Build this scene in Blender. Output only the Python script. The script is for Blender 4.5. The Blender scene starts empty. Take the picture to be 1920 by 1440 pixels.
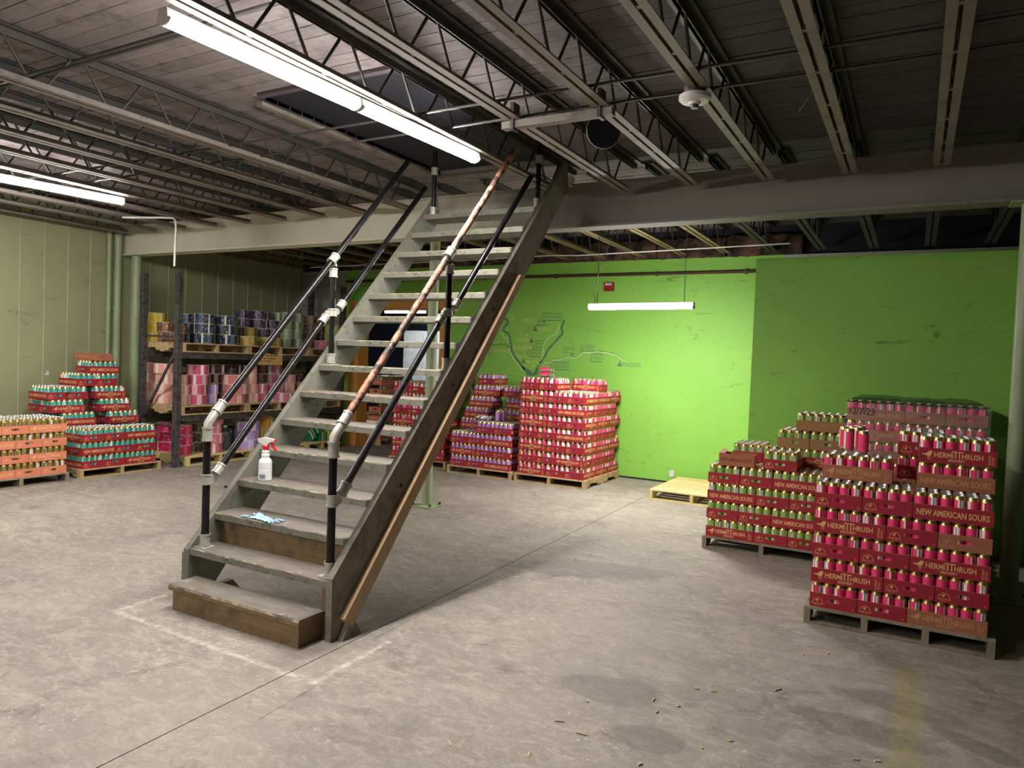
import bpy, math, random
import numpy as np
from mathutils import Vector, Matrix
random.seed(7)
PI = math.pi
scene = bpy.context.scene
COL = scene.collection

# ------------------------------------------------------------------ camera
F_PX, YAW, PITCH, ROLL, EYE = 1354.0, math.radians(29.143), math.radians(1.932), math.radians(2.170), 1.62
fwd = Vector((-math.sin(YAW)*math.cos(PITCH), math.cos(YAW)*math.cos(PITCH), -math.sin(PITCH)))
rt0 = Vector((math.cos(YAW), math.sin(YAW), 0)); dn0 = fwd.cross(rt0)
right = rt0*math.cos(ROLL) - dn0*math.sin(ROLL)
down = rt0*math.sin(ROLL) + dn0*math.cos(ROLL)
cam_d = bpy.data.cameras.new('camera')
cam_d.sensor_fit = 'HORIZONTAL'; cam_d.sensor_width = 36.0
cam_d.lens = F_PX/1920*36.0; cam_d.clip_start = 0.05; cam_d.clip_end = 100
cam = bpy.data.objects.new('camera', cam_d); COL.objects.link(cam)
M = Matrix.Identity(4)
for i in range(3):
    M[i][0] = right[i]; M[i][1] = -down[i]; M[i][2] = -fwd[i]
M[2][3] = EYE
cam.matrix_world = M
scene.camera = cam

# ------------------------------------------------------------------ world, view
LAMP = 215.0          # radiance of the lit tube lenses
world = bpy.data.worlds.new('world'); scene.world = world; world.use_nodes = True
world.node_tree.nodes['Background'].inputs[0].default_value = (0.02, 0.02, 0.025, 1)
world.node_tree.nodes['Background'].inputs[1].default_value = 0.1
vs = scene.view_settings
vs.view_transform = 'Standard'; vs.look = 'None'; vs.gamma = 1.0; vs.exposure = 0.0; vs.use_curve_mapping = False
scene.cycles.max_bounces = 6; scene.cycles.diffuse_bounces = 4; scene.cycles.glossy_bounces = 3
scene.cycles.sample_clamp_indirect = 4.0; scene.cycles.adaptive_threshold = 0.02

# ------------------------------------------------------------------ pixels to places (1920 x 1440)
def ray(u, v):
    return right*((u-960)/F_PX) + down*((v-720)/F_PX) + fwd
def on_z(u, v, z=0.0):
    d = ray(u, v); t = (z-EYE)/d.z; return Vector((d.x*t, d.y*t, z))
def on_y(u, v, y):
    d = ray(u, v); t = y/d.y; return Vector((d.x*t, y, EYE+d.z*t))
def on_x(u, v, x):
    d = ray(u, v); t = x/d.x; return Vector((x, d.y*t, EYE+d.z*t))

# ------------------------------------------------------------------ helpers
def lin(c):
    return tuple(((x/255)/12.92 if x/255 <= 0.04045 else ((x/255+0.055)/1.055)**2.4) for x in c)

class NT:
    def __init__(s, name):
        s.m = bpy.data.materials.new(name); s.m.use_nodes = True
        s.t = s.m.node_tree; s.b = s.t.nodes['Principled BSDF']; s.out = s.t.nodes['Material Output']
        s._o = None
    def n(s, typ, **kw):
        nd = s.t.nodes.new(typ)
        for k, v in kw.items():
            if k.startswith('i_'):
                key = k[2:]; key = int(key) if key.isdigit() else key
                nd.inputs[key].default_value = v
            else: setattr(nd, k, v)
        return nd
    def l(s, a, b): s.t.links.new(a, b)
    def obj(s):
        if s._o is None: s._o = s.n('ShaderNodeTexCoord').outputs['Object']
        return s._o
    def noise(s, scale, detail=4.0, rough=0.55, vec=None, stretch=None, dist=0.0):
        nd = s.n('ShaderNodeTexNoise'); nd.inputs['Scale'].default_value = scale
        nd.inputs['Detail'].default_value = detail; nd.inputs['Roughness'].default_value = rough
        nd.inputs['Distortion'].default_value = dist
        v = vec or s.obj()
        if stretch:
            mp = s.n('ShaderNodeMapping'); mp.inputs['Scale'].default_value = stretch
            s.l(v, mp.inputs['Vector']); v = mp.outputs[0]
        s.l(v, nd.inputs['Vector']); return nd.outputs['Fac']
    def ramp(s, fac, stops, interp='LINEAR'):
        r = s.n('ShaderNodeValToRGB'); cr = r.color_ramp; cr.interpolation = interp
        while len(cr.elements) < len(stops): cr.elements.new(0.5)
        for e, (p, c) in zip(cr.elements, stops):
            e.position = p; e.color = (c, c, c, 1) if not hasattr(c, '__len__') else (*c, 1)
        s.l(fac, r.inputs[0]); return r.outputs[0]
    def mix(s, fac, a, b, blend='MIX'):
        m = s.n('ShaderNodeMix', data_type='RGBA', blend_type=blend)
        for sock, val in ((m.inputs[0], fac), (m.inputs[6], a), (m.inputs[7], b)):
            if isinstance(val, (int, float)): sock.default_value = val
            elif isinstance(val, tuple): sock.default_value = (*val, 1)
            else: s.l(val, sock)
        return m.outputs[2]
    def math(s, op, a, b=None, c=None, clamp=False):
        m = s.n('ShaderNodeMath', operation=op); m.use_clamp = clamp
        for i, v in enumerate((a, b, c)):
            if v is None: continue
            if isinstance(v, (int, float)): m.inputs[i].default_value = v
            else: s.l(v, m.inputs[i])
        return m.outputs[0]
    def color(s, v):
        if isinstance(v, tuple): s.b.inputs['Base Color'].default_value = (*v, 1)
        else: s.l(v, s.b.inputs['Base Color'])
    def rough(s, v):
        if isinstance(v, (int, float)): s.b.inputs['Roughness'].default_value = v
        else: s.l(v, s.b.inputs['Roughness'])
    def bump(s, h, strength=0.3, dist=0.005):
        b = s.n('ShaderNodeBump'); b.inputs['Strength'].default_value = strength; b.inputs['Distance'].default_value = dist
        s.l(h, b.inputs['Height']); s.l(b.outputs[0], s.b.inputs['Normal'])

def mat_plain(name, rgb, rough=0.6, metal=0.0, var=0.15, scale=8.0, bump=0.0, stretch=None, spots=None):
    """paint or plastic with a little uneven colour"""
    t = NT(name); c = lin(rgb)
    f = t.noise(scale, 5, 0.6, stretch=stretch)
    lo = tuple(x*(1-var) for x in c); hi = tuple(min(1, x*(1+var)) for x in c)
    col = t.mix(t.ramp(f, [(0.3, 0.0), (0.7, 1.0)]), lo, hi)
    if spots:
        sc, rgb2, a, b = spots
        col = t.mix(t.ramp(t.noise(sc, 6, 0.65), [(a, 0.0), (b, 1.0)]), col, lin(rgb2))
    t.color(col); t.rough(rough); t.b.inputs['Metallic'].default_value = metal
    if bump: t.bump(t.noise(scale*4, 4, 0.6, stretch=stretch), bump, 0.004)
    return t.m

def mat_wood(name, rgb, rgb2, rough=0.7, axis=0, bump=0.25, dirt=None):
    t = NT(name)
    st = [14.0, 14.0, 14.0]; st[axis] = 1.0
    g = t.noise(3.0, 6, 0.6, stretch=tuple(st), dist=0.4)
    oi = t.n('ShaderNodeObjectInfo').outputs['Random']
    col = t.mix(t.ramp(g, [(0.3, 0.0), (0.7, 1.0)]), lin(rgb), lin(rgb2))
    col = t.mix(t.math('MULTIPLY', oi, 0.35), col, lin(tuple(x*0.72 for x in rgb)))
    if dirt:
        col = t.mix(t.ramp(t.noise(6.0, 6, 0.7), [(0.48, 0.0), (0.68, 1.0)]), col, lin(dirt))
    t.color(col); t.rough(rough); t.bump(g, bump, 0.003)
    return t.m

class MB:
    """collects shapes and links them as one mesh object"""
    def __init__(s): s.v = []; s.f = []; s.m = []; s.sm = []
    def add(s, verts, faces, mi=0, smooth=False, M=None):
        o = len(s.v)
        for p in verts:
            s.v.append(tuple(M @ Vector(p)) if M is not None else tuple(p))
        for f in faces:
            s.f.append([i+o for i in f]); s.m.append(mi); s.sm.append(smooth)
        return s
    def box(s, x0, x1, y0, y1, z0, z1, mi=0, M=None):
        v = [(x, y, z) for z in (z0, z1) for y in (y0, y1) for x in (x0, x1)]
        return s.add(v, [(0,2,3,1), (4,5,7,6), (0,1,5,4), (2,6,7,3), (0,4,6,2), (1,3,7,5)], mi, False, M)
    def prism(s, pts, a0, a1, axis='x', mi=0, M=None):
        """2-D outline extruded along an axis; pts are (y,z), (x,z) or (x,y)"""
        def P(p, a): return {'x': (a, p[0], p[1]), 'y': (p[0], a, p[1]), 'z': (p[0], p[1], a)}[axis]
        n = len(pts); v = [P(p, a0) for p in pts] + [P(p, a1) for p in pts]
        f = [tuple(range(n))[::-1], tuple(range(n, 2*n))] + [(i, (i+1) % n, n+(i+1) % n, n+i) for i in range(n)]
        return s.add(v, f, mi, False, M)
    def tube(s, p0, p1, r, n=10, mi=0, caps=True, r1=None):
        p0 = Vector(p0); p1 = Vector(p1); d = (p1-p0).normalized()
        a = d.orthogonal().normalized(); b = d.cross(a); r1 = r if r1 is None else r1
        ring = lambda c, rr: [tuple(c + (a*math.cos(2*PI*i/n)+b*math.sin(2*PI*i/n))*rr) for i in range(n)]
        s.add(ring(p0, r)+ring(p1, r1), [(i, (i+1) % n, n+(i+1) % n, n+i) for i in range(n)], mi, True)
        if caps:
            s.add(ring(p0, r), [tuple(range(n))[::-1]], mi); s.add(ring(p1, r1), [tuple(range(n))], mi)
        return s
    def path(s, pts, r, n=8, mi=0):
        """bent rod: one continuous tube through the points"""
        P = [Vector(p) for p in pts]; rings = []
        up = None
        for i, p in enumerate(P):
            d = ((P[min(i+1, len(P)-1)]-P[max(i-1, 0)])).normalized()
            a = d.orthogonal().normalized() if up is None else (up - d*up.dot(d)).normalized()
            up = a; b = d.cross(a)
            rings += [tuple(p+(a*math.cos(2*PI*k/n)+b*math.sin(2*PI*k/n))*r) for k in range(n)]
        f = [(i*n+k, i*n+(k+1) % n, (i+1)*n+(k+1) % n, (i+1)*n+k) for i in range(len(P)-1) for k in range(n)]
        s.add(rings, f, mi, True)
        s.add(rings[:n], [tuple(range(n))[::-1]], mi); s.add(rings[-n:], [tuple(range(n))], mi)
        return s
    def lathe(s, prof, n=20, c=(0,0,0), mis=None, smooth=True, M=None):
        v = [(c[0]+r*math.cos(2*PI*i/n), c[1]+r*math.sin(2*PI*i/n), c[2]+z) for r, z in prof for i in range(n)]
        for k in range(len(prof)-1):
            f = [(k*n+i, k*n+(i+1) % n, (k+1)*n+(i+1) % n, (k+1)*n+i) for i in range(n)]
            used = v[k*n:(k+2)*n]
            s.add(used, [(i, (i+1) % n, n+(i+1) % n, n+i) for i in range(n)], mis[k] if mis else 0, smooth, M)
        return s
    def mesh(s, name, mats):
        me = bpy.data.meshes.new(name); me.from_pydata(s.v, [], s.f)
        for m in (mats if isinstance(mats, (list, tuple)) else [mats]): me.materials.append(m)
        me.polygons.foreach_set('material_index', s.m); me.polygons.foreach_set('use_smooth', s.sm)
        me.update(); return me
    def build(s, name, mats, parent=None, loc=None):
        return put(name, s.mesh(name, mats), parent, loc)

def put(name, me, parent=None, loc=None, rot=None):
    o = bpy.data.objects.new(name, me); COL.objects.link(o)
    if parent is not None: o.parent = parent
    if loc is not None: o.location = loc
    if rot is not None: o.rotation_euler = rot
    return o
def tag(o, label, cat, group=None, kind=None):
    o['label'] = label; o['category'] = cat
    if group: o['group'] = group
    if kind: o['kind'] = kind
    return o
def thing(name, label, cat, loc=(0,0,0), rot=(0,0,0), group=None):
    o = bpy.data.objects.new(name, None); COL.objects.link(o); o.empty_display_size = 0.1
    o.location = loc; o.rotation_euler = rot
    return tag(o, label, cat, group)
def struct(o, label=None, cat=None):
    o['kind'] = 'structure'
    if label: o['label'] = label
    if cat: o['category'] = cat
    return o
def text_geo(body, bold=0.0):
    """outline of a word as (verts, faces), origin at lower left, scaled to height 1 of capital letters"""
    cu = bpy.data.curves.new('word', 'FONT'); cu.body = body; cu.resolution_u = 2; cu.offset = bold; cu.size = 1.0
    o = bpy.data.objects.new('word', cu); COL.objects.link(o)
    bpy.context.view_layer.update()
    me = bpy.data.meshes.new_from_object(o.evaluated_get(bpy.context.evaluated_depsgraph_get()))
    v = [tuple(p.co) for p in me.vertices]; f = [tuple(p.vertices) for p in me.polygons]
    bpy.data.objects.remove(o); bpy.data.curves.remove(cu); bpy.data.meshes.remove(me)
    xs = [p[0] for p in v]; ys = [p[1] for p in v]
    x0, x1, y0, y1 = min(xs), max(xs), min(ys), max(ys)
    return [((x-x0)/(x1-x0), (y-y0)/(y1-y0)) for x, y, _ in v], f
def put_text(mb, geo, x0, x1, z0, z1, y, flip=1, mi=0, M=None):
    """word filling the rectangle x0..x1, z0..z1 in the plane at y"""
    v, f = geo
    P = [((x0+(x1-x0)*a) if flip > 0 else (x1-(x1-x0)*a), y, z0+(z1-z0)*b) for a, b in v]
    mb.add(P, f if flip > 0 else [tuple(reversed(q)) for q in f], mi, False, M)
def ribbon(mb, pts, w, y, mi=0):
    """painted line on a wall: flat strip through (x,z) points at depth y"""
    P = [Vector((p[0], 0, p[1])) for p in pts]; L = []
    for i, p in enumerate(P):
        d = (P[min(i+1, len(P)-1)]-P[max(i-1, 0)]).normalized(); n = Vector((-d.z, 0, d.x))*w/2
        L += [(p.x+n.x, y, p.z+n.z), (p.x-n.x, y, p.z-n.z)]
    mb.add(L, [(2*i, 2*i+1, 2*i+3, 2*i+2) for i in range(len(P)-1)], mi)

# ------------------------------------------------------------------ materials
def seg_mask(t, a, b, w, soft=0.02, wob=0.02, patch=(0.42, 0.6)):
    """0..1 mask of a worn painted stroke from a to b on the floor"""
    va = t.n('ShaderNodeVectorMath', operation='SUBTRACT'); t.l(t.obj(), va.inputs[0]); va.inputs[1].default_value = (a[0], a[1], 0)
    fl = t.n('ShaderNodeVectorMath', operation='MULTIPLY'); t.l(va.outputs[0], fl.inputs[0]); fl.inputs[1].default_value = (1, 1, 0)
    ba = Vector((b[0]-a[0], b[1]-a[1], 0))
    dt = t.n('ShaderNodeVectorMath', operation='DOT_PRODUCT'); t.l(fl.outputs[0], dt.inputs[0]); dt.inputs[1].default_value = ba/ba.length_squared
    h = t.math('MULTIPLY', dt.outputs['Value'], 1.0, clamp=True)
    sc = t.n('ShaderNodeVectorMath', operation='SCALE'); sc.inputs[0].default_value = ba; t.l(h, sc.inputs['Scale'])
    df = t.n('ShaderNodeVectorMath', operation='SUBTRACT'); t.l(fl.outputs[0], df.inputs[0]); t.l(sc.outputs[0], df.inputs[1])
    ln = t.n('ShaderNodeVectorMath', operation='LENGTH'); t.l(df.outputs[0], ln.inputs[0])
    d = t.math('ADD', ln.outputs['Value'], t.math('MULTIPLY', t.math('SUBTRACT', t.noise(9, 3), 0.5), wob*2))
    m = t.math('SUBTRACT', 1.0, t.math('DIVIDE', t.math('SUBTRACT', d, w/2), soft), clamp=True)
    return t.math('MULTIPLY', m, t.ramp(t.noise(16, 6, 0.7), [(patch[0], 0.0), (patch[1], 1.0)]))

def blob(t, c, rx, ry, wob=0.35, ang=0.0):
    mp = t.n('ShaderNodeMapping', vector_type='TEXTURE')
    mp.inputs['Location'].default_value = (c[0], c[1], 0); mp.inputs['Rotation'].default_value = (0, 0, ang)
    mp.inputs['Scale'].default_value = (rx, ry, 1000)
    t.l(t.obj(), mp.inputs['Vector'])
    ln = t.n('ShaderNodeVectorMath', operation='LENGTH'); t.l(mp.outputs[0], ln.inputs[0])
    d = t.math('ADD', ln.outputs['Value'], t.math('MULTIPLY', t.math('SUBTRACT', t.noise(4, 4), 0.5), wob*4))
    return t.ramp(d, [(0.82, 1.0), (1.0, 0.0)])

def mat_floor():
    t = NT('concrete_floor')
    big = t.noise(0.9, 6, 0.6); mid = t.noise(4.0, 10, 0.72, dist=1.2, stretch=(1, 1.5, 1)); fine = t.noise(60, 4, 0.7)
    col = t.mix(t.ramp(big, [(0.35, 0.0), (0.65, 1.0)]), lin((124, 117, 108)), lin((150, 142, 131)))
    col = t.mix(t.ramp(mid, [(0.47, 0.0), (0.66, 0.55)]), col, lin((180, 170, 157)))
    col = t.mix(t.ramp(t.noise(2.6, 7, 0.72, dist=1.0), [(0.55, 0.0), (0.7, 0.65)]), col, lin((92, 85, 81)))
    st_ = t.noise(9, 9, .75, dist=1.6, stretch=(.7, 1.6, 1))
    col = t.mix(t.math('MULTIPLY', t.ramp(st_, [(.5, 0.0), (.66, 1.0)]), .5), col, lin((186, 176, 162)))
    col = t.mix(t.math('MULTIPLY', t.ramp(t.noise(11, 8, .75, dist=1.0), [(.56, 0.0), (.68, 1.0)]), .4), col, lin((98, 90, 84)))
    # flecks where the old sealer has scaled off, mostly right of the stair
    fl = t.math('MULTIPLY', t.ramp(t.noise(26, 6, 0.8), [(0.56, 0.0), (0.62, 1.0)]), t.ramp(t.noise(1.3, 3), [(0.45, 0.0), (0.62, 0.8)]))
    col = t.mix(fl, col, lin((196, 186, 172)))
    col = t.mix(t.math('MULTIPLY', t.ramp(fine, [(0.35, 0.0), (0.7, 1.0)]), 0.25), col, lin((88, 82, 78)))
    # dark damp patches in the foreground
    for c, rx, ry, an in (((0.02, 3.98), .34, .13, -.2), ((-0.10, 3.62), .36, .12, -.15), ((0.30, 3.75), .22, .07, -.5), ((-1.25, 3.35), .30, .16, .3),
                      ((-.95, 3.0), .2, .12, 0), ((-0.15, 2.9), .3, .1, -.1), ((.35, 4.25), .05, .03, 0), ((-2.2, 5.2), .7, .25, .4)):
        col = t.mix(t.math('MULTIPLY', blob(t, c, rx, ry, 0.3, an), 0.36), col, lin((74, 70, 72)))
    # chalk outline round the foot of the stair, worn yellow lane stripe
    for a, b, w in (((-4.15, 2.64), (-2.50, 2.60), .016), ((-2.50, 2.60), (-2.52, 3.2), .014), ((-4.18, 2.66), (-4.2, 3.1), .02)):
        col = t.mix(t.math('MULTIPLY', seg_mask(t, a, b, w, .022, .016, (.42, .64)), .68), col, lin((208, 202, 190)))
    col = t.mix(t.math('MULTIPLY', seg_mask(t, (.04, 2.4), (.045, 4.5), .075, .05, .05, (.34, .62)), .6), col, lin((150, 140, 62)))
    # hairline cracks beside the slab joint
    for a, b in (((-2.46, 2.55), (-2.44, 2.2)), ((-2.62, 3.2), (-2.66, 4.6)), ((-3.9, 3.7), (-3.1, 3.5))):
        col = t.mix(t.math('MULTIPLY', seg_mask(t, a, b, .002, .004, .012, (.3, .5)), .6), col, lin((66, 60, 56)))
    t.color(col)
    t.rough(t.ramp(mid, [(0.3, 0.62), (0.7, 0.82)]))
    t.bump(t.math('ADD', t.math('MULTIPLY', fine, 0.3), mid), 0.25, 0.006)
    return t.m

def mat_wall(name, rgb, soot=0.5, sc=0.8, rough=0.6, soot_rgb=(46, 44, 36)):
    """painted wall with cobwebby soot smears"""
    t = NT(name); c = lin(rgb)
    col = t.mix(t.ramp(t.noise(sc, 5), [(0.3, 0.0), (0.7, 1.0)]), tuple(x*0.93 for x in c), tuple(min(1, x*1.05) for x in c))
    sm = t.ramp(t.noise(1.6, 8, 0.75, stretch=(1, 1, 3.2), dist=1.4), [(0.585, 0.0), (0.72, 1.0)])
    col = t.mix(t.math('MULTIPLY', sm, soot), col, lin(soot_rgb))
    sp = t.ramp(t.noise(14, 5, 0.7), [(0.74, 0.0), (0.78, 1.0)])
    col = t.mix(t.math('MULTIPLY', sp, soot*0.7), col, lin(soot_rgb))
    t.color(col); t.rough(rough); t.bump(t.noise(3, 4), 0.12, 0.02)
    return t.m

def angle_mat(name, stops, rough=0.35, metal=0.0, rep=1.0, slant=0.0, edge=0.0):
    """print that runs round a can or a roll: constant colour bands by angle"""
    t = NT(name); sx = t.n('ShaderNodeSeparateXYZ'); t.l(t.obj(), sx.inputs[0])
    a = t.math('ARCTAN2', sx.outputs[1], sx.outputs[0])
    a = t.math('ADD', t.math('DIVIDE', a, 2*PI), 0.5)
    if slant: a = t.math('ADD', a, t.math('MULTIPLY', sx.outputs[2], slant))
    if rep != 1.0 or slant: a = t.math('FRACT', t.math('ADD', t.math('MULTIPLY', a, rep), 4.0))
    col = t.ramp(a, [(p, lin(c)) for p, c in stops], 'CONSTANT')
    if edge:
        e = t.math('GREATER_THAN', t.math('ABSOLUTE', t.math('SUBTRACT', sx.outputs[2], edge/2)), edge/2-.007)
        pr = t.ramp(t.noise(38, 3, .6), [(.60, 0.0), (.63, .75)])
        col = t.mix(pr, col, lin((226, 214, 190))); col = t.mix(t.math('MULTIPLY', e, .65), col, lin((220, 212, 200)))
    t.color(col)
    t.rough(rough); t.b.inputs['Metallic'].default_value = metal
    return t.m

def can_mat(name, main, dark, pale):
    return angle_mat(name, [(0, main), (.30, pale), (.35, dark), (.41, main), (.52, (236, 232, 234)),
                            (.57, (120, 110, 125)), (.60, (230, 226, 230)), (.64, pale), (.68, main)], 0.38)

m_floor = mat_floor()
m_green = mat_wall('green_wall_paint', (138, 198, 80), 0.7)
m_olive = mat_wall('sage_panel_paint', (146, 148, 114), 0.55, 1.2, 0.5)
m_bead = mat_plain('sage_bead_highlight', (160, 164, 132), .4)  # panel paint made lighter: the beads' catch of light put into the colour
m_block = mat_wall('grey_block_paint', (168, 168, 160), 0.9)
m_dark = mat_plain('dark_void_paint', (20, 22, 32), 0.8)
m_plain_wall = mat_plain('grey_wall_paint', (92, 92, 86), 0.8)
def mat_deck():
    t = NT('soiled_shaded_deck_board')
    g = t.noise(3.0, 6, 0.6, stretch=(1, 14, 14), dist=.4); oi = t.n('ShaderNodeObjectInfo').outputs['Random']
    col = t.mix(t.ramp(g, [(.3, 0.0), (.7, 1.0)]), lin((128, 118, 120)), lin((150, 139, 140)))
    col = t.mix(t.math('MULTIPLY', oi, .4), col, lin((96, 88, 88)))
    col = t.mix(t.ramp(t.noise(6.0, 6, .7), [(.5, 0.0), (.7, 1.0)]), col, lin((92, 84, 84)))
    sx = t.n('ShaderNodeSeparateXYZ'); t.l(t.obj(), sx.inputs[0])     # dimming from the stair head to the right, shade painted into the boards
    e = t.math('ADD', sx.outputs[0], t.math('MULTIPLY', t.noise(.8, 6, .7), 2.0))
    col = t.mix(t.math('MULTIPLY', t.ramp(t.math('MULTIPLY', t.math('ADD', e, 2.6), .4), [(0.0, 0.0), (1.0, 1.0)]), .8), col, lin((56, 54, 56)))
    t.color(col); t.rough(.85); t.bump(g, .3, .003); return t.m
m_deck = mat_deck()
m_deck_d = mat_wood('dark_hatch_ply', (84, 74, 78), (98, 86, 90), 0.85, 0, 0.2)
m_joist = mat_plain('joist_grey_paint', (124, 115, 105), 0.6, 0.0, 0.2, 3, 0.1, spots=(5, (72, 64, 58), .55, .75))
m_joist_d = mat_plain('joist_dark_steel', (74, 70, 68), 0.5, 0.2, 0.2, 3)
m_joist_far = mat_plain('joist_tan_paint', (118, 102, 72), 0.7, 0.0, 0.2, 3, spots=(5, (78, 62, 46), .5, .7))
def mat_girder():
    """cream paint, darker from the stair head to the right"""
    t = NT('girder_cream_paint'); c = lin((212, 207, 188))
    col = t.mix(t.ramp(t.noise(2, 5), [(.3, 0.0), (.7, 1.0)]), tuple(x*.88 for x in c), c)
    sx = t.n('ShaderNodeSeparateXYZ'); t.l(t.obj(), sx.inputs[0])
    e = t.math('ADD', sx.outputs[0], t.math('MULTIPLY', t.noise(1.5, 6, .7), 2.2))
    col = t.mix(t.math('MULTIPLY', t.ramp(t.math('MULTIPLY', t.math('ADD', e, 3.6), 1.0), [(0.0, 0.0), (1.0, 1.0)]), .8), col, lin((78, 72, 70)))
    col = t.mix(t.ramp(t.noise(5, 7, .75), [(.64, 0.0), (.74, .7)]), col, lin((52, 44, 40)))
    t.color(col); t.rough(.7); t.bump(t.noise(9, 4), .1, .004); return t.m
m_beam = mat_girder()
m_insul = mat_plain('insulation_fluff', (92, 66, 56), 0.95, 0, 0.6, 9, 0.9, spots=(4, (26, 22, 22), .45, .6))
m_stair = mat_plain('stair_grey_paint', (112, 111, 99), 0.7, 0, 0.2, 5, 0.25, spots=(16, (76, 72, 62), .56, .68))
m_tread = mat_plain('tread_worn_paint', (108, 101, 92), 0.75, 0, 0.25, 6, 0.35, (1, 6, 6), spots=(9, (150, 144, 130), .58, .72))
m_nose = mat_plain('tread_edge_bare_wood', (146, 132, 108), 0.8, 0, 0.3, 14, 0.4, spots=(9, (104, 98, 86), .48, .56))
m_riser = mat_wood('stained_riser_wood', (112, 88, 58), (136, 110, 76), 0.65, 0, 0.25, (82, 66, 48))
m_kick = mat_wood('kick_board_wood', (172, 142, 110), (196, 164, 128), 0.75, 2, 0.3)
m_stringer = mat_wood('stringer_old_wood', (122, 116, 102), (142, 136, 120), 0.8, 2, 0.35, (94, 86, 72))
m_pipe = mat_plain('black_pipe_steel', (44, 42, 44), 0.32, 0.75, 0.3, 8, 0.1, spots=(12, (92, 70, 60), .62, .74))
m_pipe_g = mat_plain('grey_pipe_steel', (92, 92, 96), 0.35, 0.8, 0.2, 8)
m_rust = mat_plain('rusty_pipe_paint', (162, 112, 84), 0.55, 0.1, 0.3, 9, 0.2, spots=(13, (48, 40, 38), .46, .54))
m_galv = mat_plain('galvanised_fitting', (176, 174, 164), 0.42, 0.35, 0.15, 20, 0.1)
m_col = mat_plain('column_sage_paint', (146, 158, 124), 0.45, 0, 0.12, 4, 0.1, spots=(16, (86, 84, 64), .68, .74))
m_pallet = mat_wood('pallet_pine', (182, 154, 110), (206, 180, 136), 0.8, 0, 0.3, (132, 108, 78))
m_pallet_d = mat_wood('pallet_grey', (128, 118, 102), (150, 138, 118), 0.85, 0, 0.3, (92, 80, 66))
m_pallet_y = mat_wood('pallet_fresh_pine', (212, 190, 128), (230, 212, 156), 0.8, 0, 0.3)
m_rack = mat_plain('rack_dark_steel', (86, 82, 80), 0.5, 0.2, 0.25, 6, spots=(12, (54, 50, 52), .5, .6))
m_red = mat_plain('tray_red_print', (150, 24, 40), 0.62, 0, 0.08, 5)
m_brown = mat_plain('tray_kraft_card', (158, 96, 68), 0.75, 0, 0.08, 5)
m_tan = mat_plain('tray_plain_kraft', (152, 112, 70), 0.75, 0, 0.08, 5)
m_peach = mat_plain('tray_peach_print', (210, 126, 94), 0.7, 0, 0.06, 5)
m_kraft = mat_plain('tray_inner_kraft', (176, 130, 96), 0.8, 0, 0.08, 6)
m_ink = mat_plain('tray_gold_ink', (224, 174, 116), 0.6, 0, 0.05)
m_ink_b = mat_plain('tray_brown_ink', (196, 142, 100), 0.7, 0, 0.05)
m_ink_d = mat_plain('tray_dark_ink', (116, 62, 46), 0.7, 0, 0.05)
m_gold = mat_plain('can_gold_neck', (206, 180, 110), 0.28, 0.85, 0.05)
m_alu = mat_plain('can_aluminium_lid', (206, 206, 204), 0.32, 0.85, 0.08, 30)
CAN_MAT = {
    'pink': can_mat('can_label_pink', (226, 58, 114), (158, 34, 66), (238, 214, 176)),
    'green': can_mat('can_label_green', (140, 176, 96), (150, 152, 66), (206, 214, 190)),
    'teal': can_mat('can_label_teal', (64, 158, 148), (40, 120, 124), (150, 206, 180)),
    'gold': can_mat('can_label_gold', (128, 108, 58), (104, 86, 44), (150, 130, 80)),
    'purple': can_mat('can_label_purple', (172, 128, 196), (120, 84, 150), (220, 206, 226))}
m_lens = NT('lit_tube_lens')
em = m_lens.n('ShaderNodeEmission'); em.inputs[0].default_value = (1.0, 0.955, 0.90, 1); em.inputs[1].default_value = LAMP
m_lens.l(em.outputs[0], m_lens.out.inputs[0]); m_lens = m_lens.m
m_lens2 = m_lens.copy(); m_lens2.name = 'lit_tube_lens_bright'   # the newer hanging fitting is the strongest
[n for n in m_lens2.node_tree.nodes if n.type == 'EMISSION'][0].inputs[1].default_value = LAMP*1.6
m_white = mat_plain('white_enamel', (214, 212, 206), 0.45, 0, 0.05)
m_orange_trim = mat_wood('orange_pine_trim', (206, 142, 62), (224, 166, 84), 0.6, 2, 0.2)
m_navy = mat_plain('navy_panel', (24, 28, 44), 0.5)
m_grey = mat_plain('grey_locker', (128, 134, 138), 0.5)

# ------------------------------------------------------------------ the setting
XL, XRT, YB, YF, DECK = -9.95, 4.2, 9.77, -5.0, 3.47
fl = struct(MB().box(XL-4, XRT, YF, 16, -.12, -.06).build('floor', m_dark), 'worn grey concrete floor with chalk marks', 'floor')
jx = lambda y: -2.66-(y-1.7)*0.025
for name, pts in (('slab', [(XL-4, YF), (jx(YF)-.003, YF), (jx(16)-.003, 16), (XL-4, 16)]), ('slab', [(jx(YF)+.003, YF), (XRT, YF), (XRT, 16), (jx(16)+.003, 16)])):
    MB().prism(pts, -.06, 0, 'z').build(name, m_floor, fl)

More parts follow.
